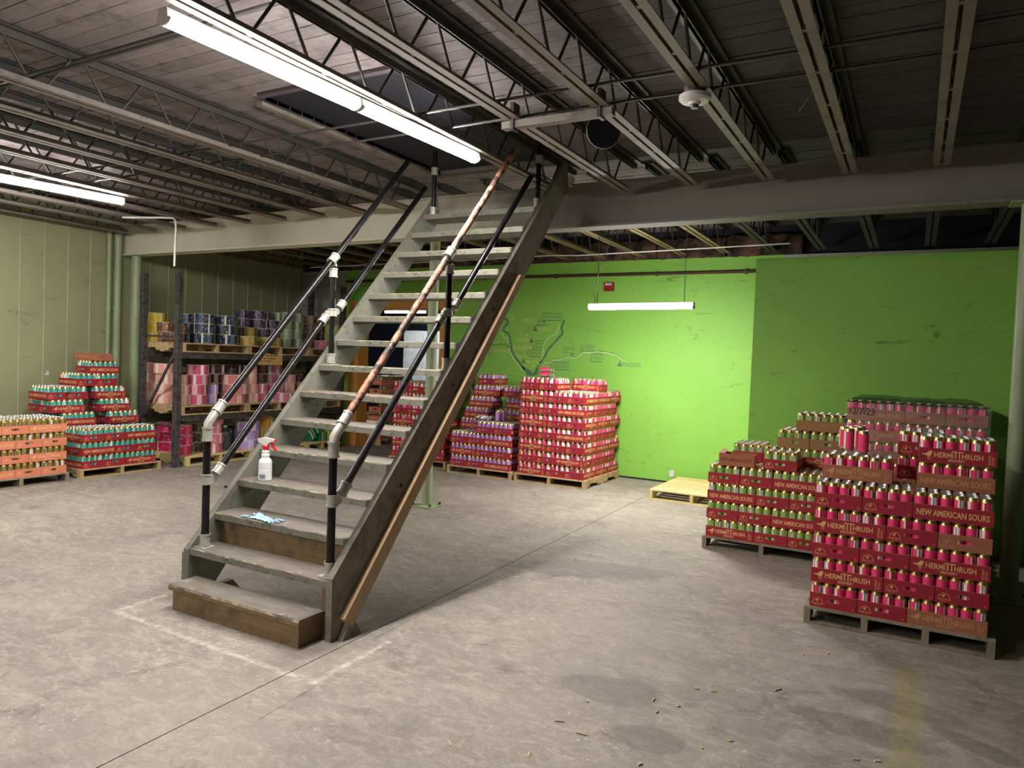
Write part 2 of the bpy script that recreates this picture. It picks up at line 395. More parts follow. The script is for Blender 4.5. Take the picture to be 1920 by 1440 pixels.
# ceiling deck of narrow boards running across the joists, with a boarded hatch over the stair
ce = struct(MB().box(XL-.3, XRT, YF, YB+.2, DECK+.03, DECK+.08).build('ceiling', m_dark), 'soiled board ceiling, shade painted in at right, above open steel joists', 'ceiling')
HX0, HX1, HY0, HY1 = -4.30, -3.02, 3.77, 6.1
bw = .1255; y = -2.0 + .018
while y < YB:
    z0 = DECK + random.uniform(-.002, .002)
    spans = [(XL, HX0), (HX1, XRT)] if HY0-.06 < y+bw/2 < HY1 else [(XL, XRT)]
    for a, b in spans:
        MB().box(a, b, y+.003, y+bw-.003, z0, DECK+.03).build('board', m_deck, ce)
    y += bw
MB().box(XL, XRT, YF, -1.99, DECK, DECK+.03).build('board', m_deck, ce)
hb = MB(); hb.box(HX0-.05, HX1+.05, HY0-.05, HY1+.05, DECK+.16, DECK+.19)
for a in ((HX0-.05, HX0, HY0-.05, HY1), (HX1, HX1+.05, HY0-.05, HY1), (HX0, HX1, HY0-.05, HY0), (HX0, HX1, HY1, HY1+.05)): hb.box(*a, DECK, DECK+.16)
hb.build('hatch_cover', m_deck_d, ce)

# left wall of narrow sage panels
wl = struct(MB().box(XL-.15, XL-.02, YF, YB+.2, 0, DECK).build('wall_left', m_dark), 'sage green panelled wall', 'wall')
y = 4.955 - .2975*30
while y < YB:
    a, b = max(y, YF), min(y+.2975, YB)
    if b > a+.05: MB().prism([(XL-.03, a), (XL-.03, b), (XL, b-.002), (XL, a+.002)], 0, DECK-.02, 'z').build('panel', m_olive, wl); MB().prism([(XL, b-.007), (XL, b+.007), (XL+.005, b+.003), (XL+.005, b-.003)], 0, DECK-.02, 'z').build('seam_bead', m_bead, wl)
    y += .2975

# green back wall with a door opening; grey block pier at its left end
GX = -8.87; DX0, DX1, DZ = -8.56, -6.82, 2.42; WT = .22
wb = MB()
wb.box(GX, DX0, YB, YB+WT, 0, 3.09); wb.box(DX0, DX1, YB, YB+WT, DZ, 3.09); wb.box(DX1, -1.55, YB, YB+WT, 0, 3.09)
wb = struct(wb.build('wall_back', m_green), 'bright green painted rear wall with a chalk map', 'wall')
MB().box(-1.55, XRT, YB, YB+WT, 0, 3.09).build('bare_strip', m_block, wb)
MB().box(XL-.1, XRT, YB+.05, YB+WT, 3.09, DECK).build('dark_strip', m_dark, wb)  # dark band from the wall head up to the deck
wk = struct(MB().box(XL-.05, GX, YB+.01, YB+WT, 0, 3.09).build('wall_pier', m_dark), 'grey painted block pier at the left end of the green wall', 'wall')
z = 0; r = 0
while z < 3.05:
    x = XL-.05 - (.2 if r % 2 else 0)
    while x < GX:
        a, b = max(x, XL-.05), min(x+.4, GX)
        if b-a > .03: MB().box(a+.003, b-.003, YB, YB+.05, z+.003, min(z+.2, 3.09)-.003).build('block', m_block, wk)
        x += .4
    z += .2; r += 1
# green partition standing forward at the right
wp = struct(MB().box(-1.485, XRT, 7.73, 7.84, 0, 2.752).build('wall_partition', m_green), 'green partition standing forward of the rear wall', 'wall')
struct(MB().box(XRT, XRT+.1, YF, 16, 0, DECK+.1).build('wall_right', m_plain_wall))
struct(MB().box(XL-4, XRT, YF-.1, YF, 0, DECK+.1).build('wall_front', m_plain_wall))
# room seen through the door
rm = MB(); rm.box(-13.9, -13.8, YB+WT, 16, 0, 3.2); rm.box(-13.9, -5.4, 15.9, 16, 0, 3.2); rm.box(-5.5, -5.4, YB+WT, 16, 0, 3.2); rm.box(-13.9, -5.4, YB+WT, 16, 3.2, 3.3)
struct(rm.build('wall_room_beyond', m_navy), 'dark walls of the room beyond the door opening', 'wall')
# door casing in orange pine
tr = struct(MB().box(DX0-.21, DX0, YB-.03, YB+.0, 0, DZ+.02).build('trim_1', m_orange_trim), 'orange pine casing round the door opening', 'trim')
MB().box(DX0-.21, DX1+.12, YB-.035, YB, DZ, DZ+.12).build('head_casing', m_orange_trim, tr)
MB().box(DX1, DX1+.12, YB-.03, YB, 0, DZ).build('side_casing', m_orange_trim, tr)
MB().box(DX0, DX0+.02, YB-.03, YB+WT+.02, 0, DZ).build('jamb', m_orange_trim, tr)
MB().box(DX1-.02, DX1, YB-.0, YB+WT+.02, 0, DZ-.02).build('jamb', m_orange_trim, tr)
MB().box(DX0+.02, DX1-.02, YB, YB+WT+.02, DZ-.02, DZ).build('jamb', m_orange_trim, tr)
t = struct(MB().box(-1.40, XRT, 7.70, 7.73, 0, .004).build('baseboard_partition', m_dark))
struct(MB().box(DX1+.12, -1.55, YB-.006, YB, 0, .022).build('baseboard_back', m_dark))

# ------------------------------------------------------------------ steel overhead
def ordinal(i): return ['first', 'second', 'third', 'fourth', 'fifth', 'sixth', 'seventh', 'eighth', 'ninth', 'tenth', 'eleventh', 'twelfth', 'thirteenth',
                        'fourteenth', 'fifteenth', 'sixteenth', 'seventeenth', 'eighteenth', 'nineteenth', 'twentieth', 'twenty-first', 'twenty-second'][i]
GY = 6.35
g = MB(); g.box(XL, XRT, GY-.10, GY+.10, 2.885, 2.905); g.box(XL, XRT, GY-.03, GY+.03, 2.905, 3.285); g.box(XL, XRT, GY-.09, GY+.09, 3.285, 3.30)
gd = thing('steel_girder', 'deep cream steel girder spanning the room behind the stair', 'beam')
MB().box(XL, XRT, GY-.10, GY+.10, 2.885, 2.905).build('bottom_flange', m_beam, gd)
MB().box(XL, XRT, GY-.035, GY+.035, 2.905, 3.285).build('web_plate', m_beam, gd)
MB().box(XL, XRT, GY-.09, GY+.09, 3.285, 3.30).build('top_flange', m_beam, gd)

def joist_meshes(y0, y1, zb, zt, seat0, seat1, phase, mat_bot, mat_top):
    """bar joist at x=0: double angle chords and one bent web rod"""
    def angle(side):
        mb = MB(); s = side
        xs = sorted((s*.010, s*.055)); mb.box(xs[0], xs[1], y0, y1, zb, zb+.006)
        xs = sorted((s*.010, s*.016)); mb.box(xs[0], xs[1], y0, y1, zb+.006, zb+.045)
        return mb.mesh('bottom_angle', mat_bot)
    def top(side):
        mb = MB(); s = side
        xs = sorted((s*.010, s*.06)); mb.box(xs[0], xs[1], seat0, seat1, zt-.006, zt)
        xs = sorted((s*.010, s*.016)); mb.box(xs[0], xs[1], seat0, seat1, zt-.05, zt-.006)
        return mb.mesh('top_angle', mat_top)
    p = .478; pts = []; y = phase
    while y - p > y0: y -= p
    while y < y1-.1:
        pts += [(0, y-.035, zt-.028), (0, y+.035, zt-.028)]
        if y+p/2+.05 < y1: pts += [(0, y+p/2-.045, zb+.026), (0, y+p/2+.045, zb+.026)]
        y += p
    web = MB().path(pts, .0095, 6).mesh('web_rod', mat_top)
    sp = MB(); y = y0+.1
    while y < y1: sp.box(-.010, .010, y, y+.03, zb+.004, zb+.03); y += .52
    return angle(-1), angle(1), top(-1), top(1), web, sp.mesh('spacer', mat_bot)
JN = joist_meshes(-4.9, 6.17, 3.16, DECK-.012, -4.95, GY+.02, 3.655, m_joist, m_joist_d)
JF = joist_meshes(GY+.14, 9.64, 3.115, DECK-.012, GY+.03, 9.65, 7.1, m_joist_far, m_joist_d)
m_joist_shaded = mat_plain('joist_shaded_copy', (50, 46, 44), .8, 0, .3, 4)  # darker copy for the unlit right-hand far joists, shade put into the colour
JFS = joist_meshes(GY+.14, 9.64, 3.115, DECK-.012, GY+.03, 9.65, 7.1, m_joist_shaded, m_joist_shaded)
JNAMES = ('bottom_angle', 'bottom_angle', 'top_angle', 'top_angle', 'web_rod', 'spacer')
near_x = [.09-.607*k for k in range(-2, 17) if not (-4.4 < .09-.607*k < -3.3)]
order = sorted(near_x)
for i, x in enumerate(order):
    j = thing('bar_joist', f'grey open-web steel joist in front of the girder, {ordinal(i)} from the left wall', 'joist', (x, 0, 0), group='joists in front of the girder')
    for nm, me in zip(JNAMES, JN):
        q_ = put(nm, me, j)
        if nm == 'spacer': q_['kind'] = 'stuff'
for i, k in enumerate(range(-9, 10)):
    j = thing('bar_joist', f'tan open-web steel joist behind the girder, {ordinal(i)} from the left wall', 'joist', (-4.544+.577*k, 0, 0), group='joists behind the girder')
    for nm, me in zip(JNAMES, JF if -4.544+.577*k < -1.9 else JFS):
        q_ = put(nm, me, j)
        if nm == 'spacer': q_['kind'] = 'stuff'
# header ledge along the hatch
tag(MB().box(HX0-.06, HX0, HY0, HY1, DECK-.045, DECK-.015).build('hatch_ledge', m_joist), 'thin steel ledge along the left edge of the dark ceiling hatch', 'ledge')
for i, (yy, lab) in enumerate(((3.86, 'nearer'), (4.17, 'farther'))):
    tag(MB().path([(XL+.1, yy, 3.205), (-6, yy, 3.20), (-2, yy, 3.21), (XRT-.05, yy, 3.205)], .009, 6).build('bridging_rod', m_joist_d),
        f'thin dark steel rod tying the joists together, {lab} of two', 'rod', 'joist bridging rods')
for i, (yy, zz, lab) in enumerate(((2.42, 3.205, 'lower'), (2.42, 3.40, 'upper'))):
    tag(MB().path([(XL+.1, yy+.25*i, zz), (-3.0, yy+.25*i, zz+.01)], .010, 6).build('bridging_rod', m_joist_d),
        f'dark tie rod crossing the ceiling beside the long lamp, {lab} of two', 'rod', 'joist bridging rods')
# channel strut between two joists, with its two end brackets
st = thing('channel_strut', 'short pale steel channel bridging two joists over the stair head', 'strut', (0, 4.1, 3.11))
MB().box(-2.42, -1.66, -.03, .03, 0, .045).build('channel', m_joist, st)
for xx in (-2.34, -1.74): MB().box(xx-.012, xx+.012, -.04, .04, -.012, .16).build('bracket', m_joist_d, st)
# round detector and bell dish on the joists
dt = thing('ceiling_detector', 'round cream detector with a short cap hanging under a joist', 'detector', (-1.155, 4.05, 3.085))
MB().lathe([(0, .0), (.03, 0), (.035, .012), (.075, .016), (.088, .028), (.088, .05), (.07, .06), (0, .06)], 24).build('disc', m_white, dt)
MB().lathe([(.06, .06), (.065, .11), (0, .11)], 16).build('cap', m_joist_d, dt)
MB().lathe([(0, -.02), (.02, -.02), (.024, 0)], 12).build('sensor', m_joist_d, dt)
bl = thing('bell_reflector', 'dark round metal reflector dish hanging between joists', 'reflector', (-1.925, 4.60, 3.20))
bq = Vector((-.62, .70, .22)).to_track_quat('Z', 'Y').to_matrix().to_4x4(); ba_ = bq @ Vector((0, 0, .18))
MB().lathe([(.12, 0), (.125, .004), (.10, .06), (.05, .14), (.03, .19), (0, .19)], 24, M=bq).build('shade', m_galv, bl)
MB().lathe([(0, .015), (.115, .003)], 24, M=bq).build('mouth', m_dark, bl)
MB().tube(ba_, (ba_.x, ba_.y, DECK-3.20), .012, 8).build('hanger_stem', m_joist_d, bl)
bk = thing('junction_block', 'small pale stepped block fixed to the girder by the stair', 'block', (-2.98, 6.18, 3.28))
MB().box(-.06, .06, 0, .10, 0, .035).build('lower_step', m_white, bk); MB().box(-.045, .075, 0, .1, .035, .08).build('upper_step', m_white, bk)
# loops of loose wire
for i, (a, b, sag, lab) in enumerate((((-2.285, 5.3, 3.167), (-2.14, 4.7, DECK), -.06, 'looping over a joist by the stair'), ((-.6, 4.6, 3.3), (-.9, 5.5, 3.42), -.05, 'hanging slack under the dark ceiling boards'),
        ((-3.4, 4.3, 3.6), (-2.9, 5.2, 3.28), -.06, 'drooping across the dark hatch'))):
    A_, B_ = Vector(a), Vector(b)
    tag(MB().path([tuple(A_.lerp(B_, q/10) + Vector((0, 0, sag*4*(q/10)*(1-q/10)))) for q in range(11)], .0025, 5).build('loose_wire', m_joist_d), f'thin loose wire {lab}', 'wire')

# columns
def column(x, y, r, label, plate=True, top=2.885):
    c = thing('pipe_column', label, 'column', (x, y, 0))
    MB().lathe([(r, .02), (r, top-.012)], 24).build('pipe', m_col, c)
    MB().box(-.13, .13, -.10, .10, top-.012, top).build('cap_plate', m_col, c)
    b = MB().box(-.15, .15, -.13, .13, 0, .02).build('base_plate', m_col, c)
    for sx in (-.11, .11):
        for sy in (-.09, .09): MB().lathe([(.016, .02), (.016, .035), (.008, .036), (.008, .05), (0, .05)], 6, (sx, sy, 0), smooth=False).build('bolt', m_joist_d, b)
column(-4.55, 6.36, .055, 'sage green pipe column standing behind the stair')
column(-9.66, 6.33, .062, 'sage green pipe column in the left wall corner beside the rack')
column(.665, 6.33, .06, 'pale pipe column at the right edge behind the pink stack')
# ribbed duct and corner pipes
rib = []
z = 0.02
while z < 2.45: rib += [(.055, z), (.055, z+.02), (.048, z+.028), (.048, z+.032)]; z += .04
tag(MB().lathe(rib, 16).build('ribbed_duct', m_block, None, (.80, 7.62, 0)), 'grey ribbed duct standing against the green partition', 'duct')
for i, (yy, rr, lab) in enumerate(((6.085, .03, 'narrow conduit pipe nearest the panels'), (6.2, .05, 'wide downpipe beside the corner column'))):
    p = thing('wall_pipe', f'sage painted {lab}', 'pipe', (XL+rr+.01, yy, 0))
    MB().lathe([(rr, 0.0), (rr, 3.2)], 14).build('pipe', m_col, p)
    for zz in (.9, 2.1): MB().lathe([(rr, zz), (rr+.008, zz), (rr+.008, zz+.04), (rr, zz+.04)], 14).build('clamp', m_col, p)
# bent conduit drop
tag(MB().path([(-8.3, 5.25, 3.13), (-7.85, 5.46, 3.14), (-7.72, 5.5, 3.135), (-7.685, 5.51, 3.10), (-7.68, 5.51, 3.0), (-7.69, 5.51, 2.57)], .0125, 8).build('conduit_drop', m_white),
    'bent white conduit dropping from the joists above the rack', 'conduit')
# dark iron pipe along the green wall, conduit in front of it
ip = thing('wall_iron_pipe', 'rusty dark iron pipe running along the top of the green wall', 'pipe')
MB().tube((-8.85, YB-.035, 2.885), (-1.88, YB-.035, 2.885), .021, 10).build('pipe', mat_plain('iron_pipe_brown', (72, 46, 36), .7), ip)
for x in (-7.6, -6.0, -4.75, -3.2, -2.0): MB().box(x-.012, x+.012, YB-.06, YB, 2.855, 2.915).build('pipe_clip', m_joist_d, ip)
tag(MB().path([(-8.6, 8.6, 2.98), (-5.4, 8.6, 3.0), (-4.3, 8.6, 3.015), (-3.9, 8.6, 3.0), (-1.3, 8.6, 3.04)], .009, 8).build('ceiling_conduit', m_white),
    'thin white conduit strung below the joists behind the girder', 'conduit')
# insulation stuffed over the wall head
random.seed(3)
for i in range(8):
    x0 = -8.9+.95*i; mb = MB(); nx, nz = 16, 6; V = []
    for b in range(nz):
        for a in range(nx):
            V.append((x0+.93*a/(nx-1), YB-.02-random.uniform(0, .09)*(1 if 0 < b < nz-1 else .2), 3.09+.26*b/(nz-1)+random.uniform(-.015, .015)))
    mb.add(V, [(b*nx+a, b*nx+a+1, (b+1)*nx+a+1, (b+1)*nx+a) for b in range(nz-1) for a in range(nx-1)], 0, True)
    mb.box(x0, x0+.93, YB-.018, YB+.04, 3.10, 3.34)
    tag(mb.build('insulation_batt', m_insul), f'crumpled brown insulation over the green wall head, {ordinal(i)} from the left', 'insulation', 'insulation over the wall head')
# fire pull box
fb = thing('fire_alarm_box', 'small red fire alarm box on the green wall', 'alarm', (-3.9, YB, 2.715))
MB().box(-.07, .07, -.05, 0, -.06, .06).build('housing', m_red, fb); MB().box(-.05, .05, -.056, -.05, .02, .05).build('white_plate', m_white, fb)

# ------------------------------------------------------------------ lamps
def tube_lamp(name, label, p0, p1, w=.095, group=None, lens=None):
    p0, p1 = Vector(p0), Vector(p1); d = p1-p0; L = d.length
    r = thing(name, label, 'lamp', p0, (0, -math.asin(d.z/L), math.atan2(d.y, d.x)), group)
    MB().prism([(-w*.42, .03), (w*.42, .03), (w*.34, .075), (-w*.34, .075)], 0, L, 'x').build('housing', m_white, r)
    pts = [(w/2*math.cos(a), .03+.026*math.sin(a)) for a in [PI+PI*k/8 for k in range(9)]]
    MB().prism(pts, .012, L-.012, 'x').build('lens', lens or m_lens, r)
    for x in (0, L-.012): MB().prism([(w*.52*math.cos(a), .03+.030*math.sin(a)) for a in [PI+PI*k/8 for k in range(9)]], x, x+.012, 'x').build('end_cap', m_white, r)
    return r
A0, A1 = Vector((-3.055, 2.10, 3.075)), Vector((-2.95, 4.60, 3.075)); AM = (A0+A1)/2; du = (A1-A0).normalized()*.006
tube_lamp('tube_lamp', 'bright white tube lamp over the stair, half nearer the camera', A0, AM-du, group='lamps over the stair')
tube_lamp('tube_lamp', 'bright white tube lamp over the stair, half nearer the girder', AM+du, A1, group='lamps over the stair')
B0, B1 = Vector((-7.62, 2.2, 3.075)), Vector((-7.3, 4.62, 3.075)); BM_ = (B0+B1)/2
tube_lamp('tube_lamp', 'bright tube lamp under the joists at left, half nearer the camera', B0, BM_-du, group='lamps at left')
tube_lamp('tube_lamp', 'bright tube lamp under the joists at left, half nearer the girder', BM_+du, B1, group='lamps at left')
for k_, (xa_, xb_) in enumerate(((-3.24, -3.14), (-7.95, -7.75))):  # added lamp rows out of view, to brighten the foreground floor
    q0_, q1_ = Vector((xa_, -3.2, 3.075)), Vector((xb_, -.75, 3.075)); qm_ = (q0_+q1_)/2
    nm_ = ('continuing the row over the stair', 'continuing the row at left')[k_]
    tube_lamp('tube_lamp', f'added unseen tube lamp behind the camera {nm_}, farther half', q0_, qm_-du, group='added lamps behind the camera')
    tube_lamp('tube_lamp', f'added unseen tube lamp behind the camera {nm_}, nearer half', qm_+du, q1_, group='added lamps behind the camera')
hl = tube_lamp('hanging_tube_lamp', 'tube lamp hung on chains in front of the green wall', (-3.385, 7.86, 2.235), (-2.145, 7.86, 2.245), lens=m_lens2)
for x in (.10, 1.13):
    mb = MB(); z = .075; k = 0
    while z < .92:
        a = MB; pts = [(x+(.008*math.cos(q) if k % 2 else 0), (0 if k % 2 else .008*math.cos(q)), z+.018+.018*math.sin(q)) for q in [2*PI*i/6 for i in range(7)]]
        mb.path(pts, .0022, 4); z += .029; k += 1
    mb.build('chain', m_joist_d, hl)
MB().path([(.08, 0, .07), (.06, 0, .2), (.12, 0, .5), (.2, .0, .7), (.3, 0, .95)], .004, 6).build('power_cord', m_joist_d, hl)
tube_lamp('tube_lamp', 'tube lamp glowing in the room beyond the door', (-10.95, 13.4, 2.60), (-9.75, 13.4, 2.60), lens=m_lens2)

# ------------------------------------------------------------------ stair
SX0, SX1 = -4.0, -2.82; NT_, RUN, RISE, TY0, TZ0 = 14, .183, .1982, 3.02, .338
sl = RISE/RUN; th = math.atan2(RISE, RUN)
stair = thing('staircase', 'steep open wooden staircase with pipe handrails rising to the ceiling hatch', 'staircase')
random.seed(11)
def tread_mesh(seed):
    """board with a chipped front edge"""
    rnd = random.Random(seed); n = 28; mb = MB(); w = SX1-SX0; d = .245; t = .044
    top_f, low_f = [], []
    for i in range(n+1):
        x = w*i/n
        chip = rnd.uniform(0, .012) if rnd.random() < .6 else 0.002
        top_f.append((x, chip, 0)); low_f.append((x, 0, -rnd.uniform(.003, .009)))
    V = top_f + low_f + [(w*i/n, 0, -t) for i in range(n+1)] + [(w*i/n, d, 0) for i in range(n+1)] + [(w*i/n, d, -t) for i in range(n+1)]
    N = n+1; q = lambda a, b: [(a*N+i, b*N+i, b*N+i+1, a*N+i+1) for i in range(n)]
    mb.add(V, q(0, 1), 1); mb.add(V, q(1, 2), 2); mb.add(V, [tuple(reversed(f)) for f in q(0, 3)], 0); mb.add(V, q(2, 4), 2); mb.add(V, q(4, 3), 2)
    mb.add([V[0], V[N], V[2*N], V[4*N], V[3*N]], [(0, 4, 3, 2, 1)], 2)
    mb.add([V[n], V[N+n], V[2*N+n], V[4*N+n], V[3*N+n]], [(0, 1, 2, 3, 4)], 2)
    return mb.mesh('tread', [m_tread, m_nose, m_stair])
for i in range(NT_): put('tread', tread_mesh(i), stair, (SX0, TY0+RUN*i, TZ0+RISE*i))
# side boards: left behind the tread ends, right outside them
def side(x0, x1, name, mats, lift, drop, YT=5.82):
    yb = TY0-.0; z = lambda y: TZ0+(y-TY0)*sl
    pts = [(yb-.01, 0.0), (yb-.01, z(yb)-.03+lift), (YT, z(YT)-.03+lift), (YT+.06, z(YT)-drop+.06), (yb+.14, 0.0)]
    return MB().prism(pts, x0, x1, 'x').build(name, mats, stair)
side(SX0-.045, SX0, 'stringer', m_stair, .02, .26, 5.60)
side(SX1, SX1+.045, 'stringer', m_stringer, .05, .26)
# paint-worn top edge strip of the right stringer
zt = lambda y: TZ0+(y-TY0)*sl+.02
MB().prism([(TY0, zt(TY0)+.001), (5.78, zt(5.78)+.001), (5.78, zt(5.78)+.004), (TY0, zt(TY0)+.004)], SX1+.001, SX1+.044, 'x').build('worn_edge', m_stair, stair)
# kick board screwed on the outside
kz = lambda y: .122+(y-3.071)*1.134
MB().prism([(3.071, kz(3.071)), (4.98, kz(4.98)), (5.06, kz(5.06)-.085), (3.14, kz(3.14)-.14)], SX1+.045, SX1+.087, 'x').build('kick_board', m_kick, stair)
for yy in (3.6, 4.15, 4.65):
    o = MB().lathe([(.014, 0), (.014, .01), (0, .012)], 8).build('bolt_head', m_joist_d, stair); o.location = (SX1+.045, yy, kz(yy)+.08); o.rotation_euler = (0, PI/2, 0)
# one stained riser under the second tread, wedge blocks at the foot
MB().box(SX0+.01, SX1-.005, TY0+.215, TY0+.235, TZ0, TZ0+RISE-.044).build('riser', m_riser, stair)
MB().box(SX0-.075, SX0-.045, TY0+.0, TY0+.05, .10, .30).build('foot_block', m_stair, stair)
MB().prism([(3.15, 0), (3.38, 0), (3.32, .07), (3.15, .05)], SX0, SX0+.05, 'x').build('foot_block', m_riser, stair)
MB().box(SX1-.05, SX1, TY0+.01, TY0+.05, 0, TZ0-.045).build('foot_block', m_riser, stair)
MB().prism([(3.06, 0), (3.22, 0), (3.14, .13)], SX1+.05, SX1+.085, 'x').build('foot_block', m_stringer, stair)
# end cleats behind each tread on the left stringer
# handrails
def collar(p, d, r, l, parent, n=14):
    d = Vector(d).normalized(); p = Vector(p)
    mb = MB(); mb.tube(p-d*l/2, p+d*l/2, r, n); mb.tube(p-d*l/2, p-d*(l/2-.012), r+.004, n); mb.tube(p+d*(l/2-.012), p+d*l/2, r+.004, n)
    return mb.build('fitting', m_galv, parent)
PR = .024
RD = Vector((0, 1, 1.095)).normalized()
for side_x, up_m, lo_m in ((-3.94, m_pipe, m_pipe), (-2.865, m_rust, m_pipe_g)):
    X = side_x
    y1, z1 = 3.085, TZ0
    # near post
    p = MB().tube((X, y1, z1+.01), (X, y1, 1.09), PR, 14).build('post', m_pipe, stair)
    MB().box(X-.055, X+.055, y1-.045, y1+.045, z1, z1+.008).build('flange', m_galv, p)
    collar((X, y1, z1+.05), (0, 0, 1), PR+.007, .08, p)
    collar((X, y1, 1.07), (0, 0, 1), PR+.007, .09, p)
    el = MB(); el.path([(X, y1, 1.11), (X, y1+.005, 1.14), (X, y1+.03, 1.172), tuple(Vector((X, y1+.03, 1.172))+RD*.05)], PR+.004, 12); el.build('elbow', m_galv, p)
    e0 = Vector((X, y1+.03, 1.172)); collar(e0+RD*.09, RD, PR+.008, .085, p)
    # upper rail
    u0 = e0+RD*.05; u1 = e0+RD*2.88
    MB().tube(u0, u1, PR, 14).build('handrail', up_m, stair)
    # low swivel and lower rail
    collar((X, y1, .78), (0, 0, 1), PR+.007, .07, p)
    q0 = Vector((X, y1+.045, .775)); k = MB(); k.tube((X-.012, q0.y, q0.z), (X+.012, q0.y, q0.z), .026, 12); k.build('swivel', m_galv, p)
    collar(q0+RD*.075, RD, PR+.008, .075, p)
    # middle post
    y2 = 4.185; z2 = TZ0+RISE*6
    zu = e0.z+(y2-e0.y)*1.095
    p2 = MB().tube((X, y2, z2+.01), (X, y2, zu-.06), PR-.002, 14).build('post', m_pipe, stair)
    MB().box(X-.05, X+.05, y2-.045, y2+.045, z2, z2+.008).build('flange', m_galv, p2)
    collar((X, y2, z2+.05), (0, 0, 1), PR+.006, .075, p2)
    collar((X, y2, zu-.11), (0, 0, 1), PR+.006, .07, p2)
    sw = MB(); sw.tube((X-.012, y2, zu-.05), (X+.012, y2, zu-.05), .026, 12); sw.build('swivel', m_galv, p2)
    collar((X, y2-.005, zu-.005), RD, PR+.009, .08, p2)
    zl = q0.z+(y2-q0.y)*1.095+.0
    collar((X, y2, zl), (0, 0, 1), PR+.007, .06, p2)
    for s in (-1, 1):
        c = Vector((X, y2+s*.045, zl+s*.01)); sw = MB(); sw.tube(c-Vector((.012, 0, 0)), c+Vector((.012, 0, 0)), .025, 12); sw.build('swivel', m_galv, p2)
        collar(c+RD*s*.07, RD, PR+.007, .07, p2)
    MB().tube(q0+RD*.05, Vector((X, y2-.045, zl-.01))-RD*.04, PR-.001, 14).build('handrail', lo_m, stair)
    MB().tube(Vector((X, y2+.045, zl+.01))+RD*.04, Vector((X, y2+.045, zl+.01))+RD*1.62, PR-.001, 14).build('handrail', m_pipe if X < -3.5 else m_pipe, stair)
    # top post
    y3 = 5.46; z3 = TZ0+RISE*13
    p3 = MB().tube((X, y3, z3+.01), (X, y3, DECK+.15), PR-.003, 12).build('post', m_pipe, stair)
    collar((X, y3, z3+.04), (0, 0, 1), PR+.006, .07, p3); collar((X, y3, z3+.40), (0, 0, 1), PR+.006, .07, p3)

# loose box step at the foot
bs = thing('box_step', 'low wooden box step standing at the foot of the stair', 'step', (-3.93, 2.855, 0))
MB().box(0, 1.065, 0, .02, 0, .128).build('front_board', m_riser, bs)
MB().box(1.045, 1.065, .02, .185, 0, .128).build('end_board', m_riser, bs); MB().box(0, .02, .02, .185, 0, .128).build('end_board', m_riser, bs)
rnd = random.Random(4); n = 40
mb = MB(); w = 1.10; N = n+1
V = [(w*i/n, rnd.uniform(0, .010), .036) for i in range(N)] + [(w*i/n, rnd.uniform(-.003, .002), .022) for i in range(N)] + [(w*i/n, 0, 0) for i in range(N)] + [(w*i/n, .20, .036) for i in range(N)] + [(w*i/n, .20, 0) for i in range(N)]
q = lambda a, b: [(a*N+i, b*N+i, b*N+i+1, a*N+i+1) for i in range(n)]
mb.add(V, q(0, 1), 1); mb.add(V, q(1, 2), 2); mb.add(V, [tuple(reversed(f)) for f in q(0, 3)], 0); mb.add(V, q(2, 4), 2); mb.add(V, q(4, 3), 2)
mb.add([V[0], V[N], V[2*N], V[4*N], V[3*N]], [(0, 4, 3, 2, 1)], 2); mb.add([V[n], V[N+n], V[2*N+n], V[4*N+n], V[3*N+n]], [(0, 1, 2, 3, 4)], 2)
mb.build('top_board', [m_tread, m_nose, m_riser], bs, (-.015, -.022, .128))

# spray bottle on the third tread
m_bottle = NT('milky_plastic'); m_bottle.color((.82, .84, .86)); m_bottle.rough(.35); m_bottle.b.inputs['Subsurface Weight'].default_value = .3; m_bottle = m_bottle.m
m_spray_red = mat_plain('spray_red_plastic', (206, 34, 40), .4)
bp = (-3.835, TY0+RUN*2+.085, TZ0+RISE*2)
bt = thing('spray_bottle', 'milky white spray bottle with a red trigger standing on a stair tread', 'bottle', bp, (0, 0, math.radians(24)))
MB().lathe([(0, 0), (.040, 0), (.044, .006), (.044, .075), (.043, .08), (.044, .085), (.044, .125), (.040, .14), (.028, .152), (.026, .158), (.028, .166), (.028, .176), (.025, .184), (.026, .20), (.018, .206), (.018, .215)], 24).build('bottle_body', m_bottle, bt)
MB().lathe([(.021, .212), (.023, .216), (.023, .236), (.019, .242), (0, .242)], 20).build('collar', m_spray_red, bt)
hd = MB().prism([(-.055, .285), (-.05, .262), (-.02, .25), (-.016, .24), (.016, .24), (.016, .25), (.03, .262), (.06, .268), (.062, .282), (.03, .288), (-.01, .294)], -.012, .012, 'y').build('spray_head', m_white, bt)
MB().prism([(.028, .262), (.045, .262), (.058, .235), (.082, .205), (.074, .202), (.045, .228)], -.008, .008, 'y').build('trigger', m_spray_red, bt)
MB().tube((.06, 0, .275), (.074, 0, .277), .009, 10).build('nozzle', m_spray_red, bt)
MB().box(-.02, .02, -.0452, -.044, .02, .045).build('printed_label', m_grey, bt)

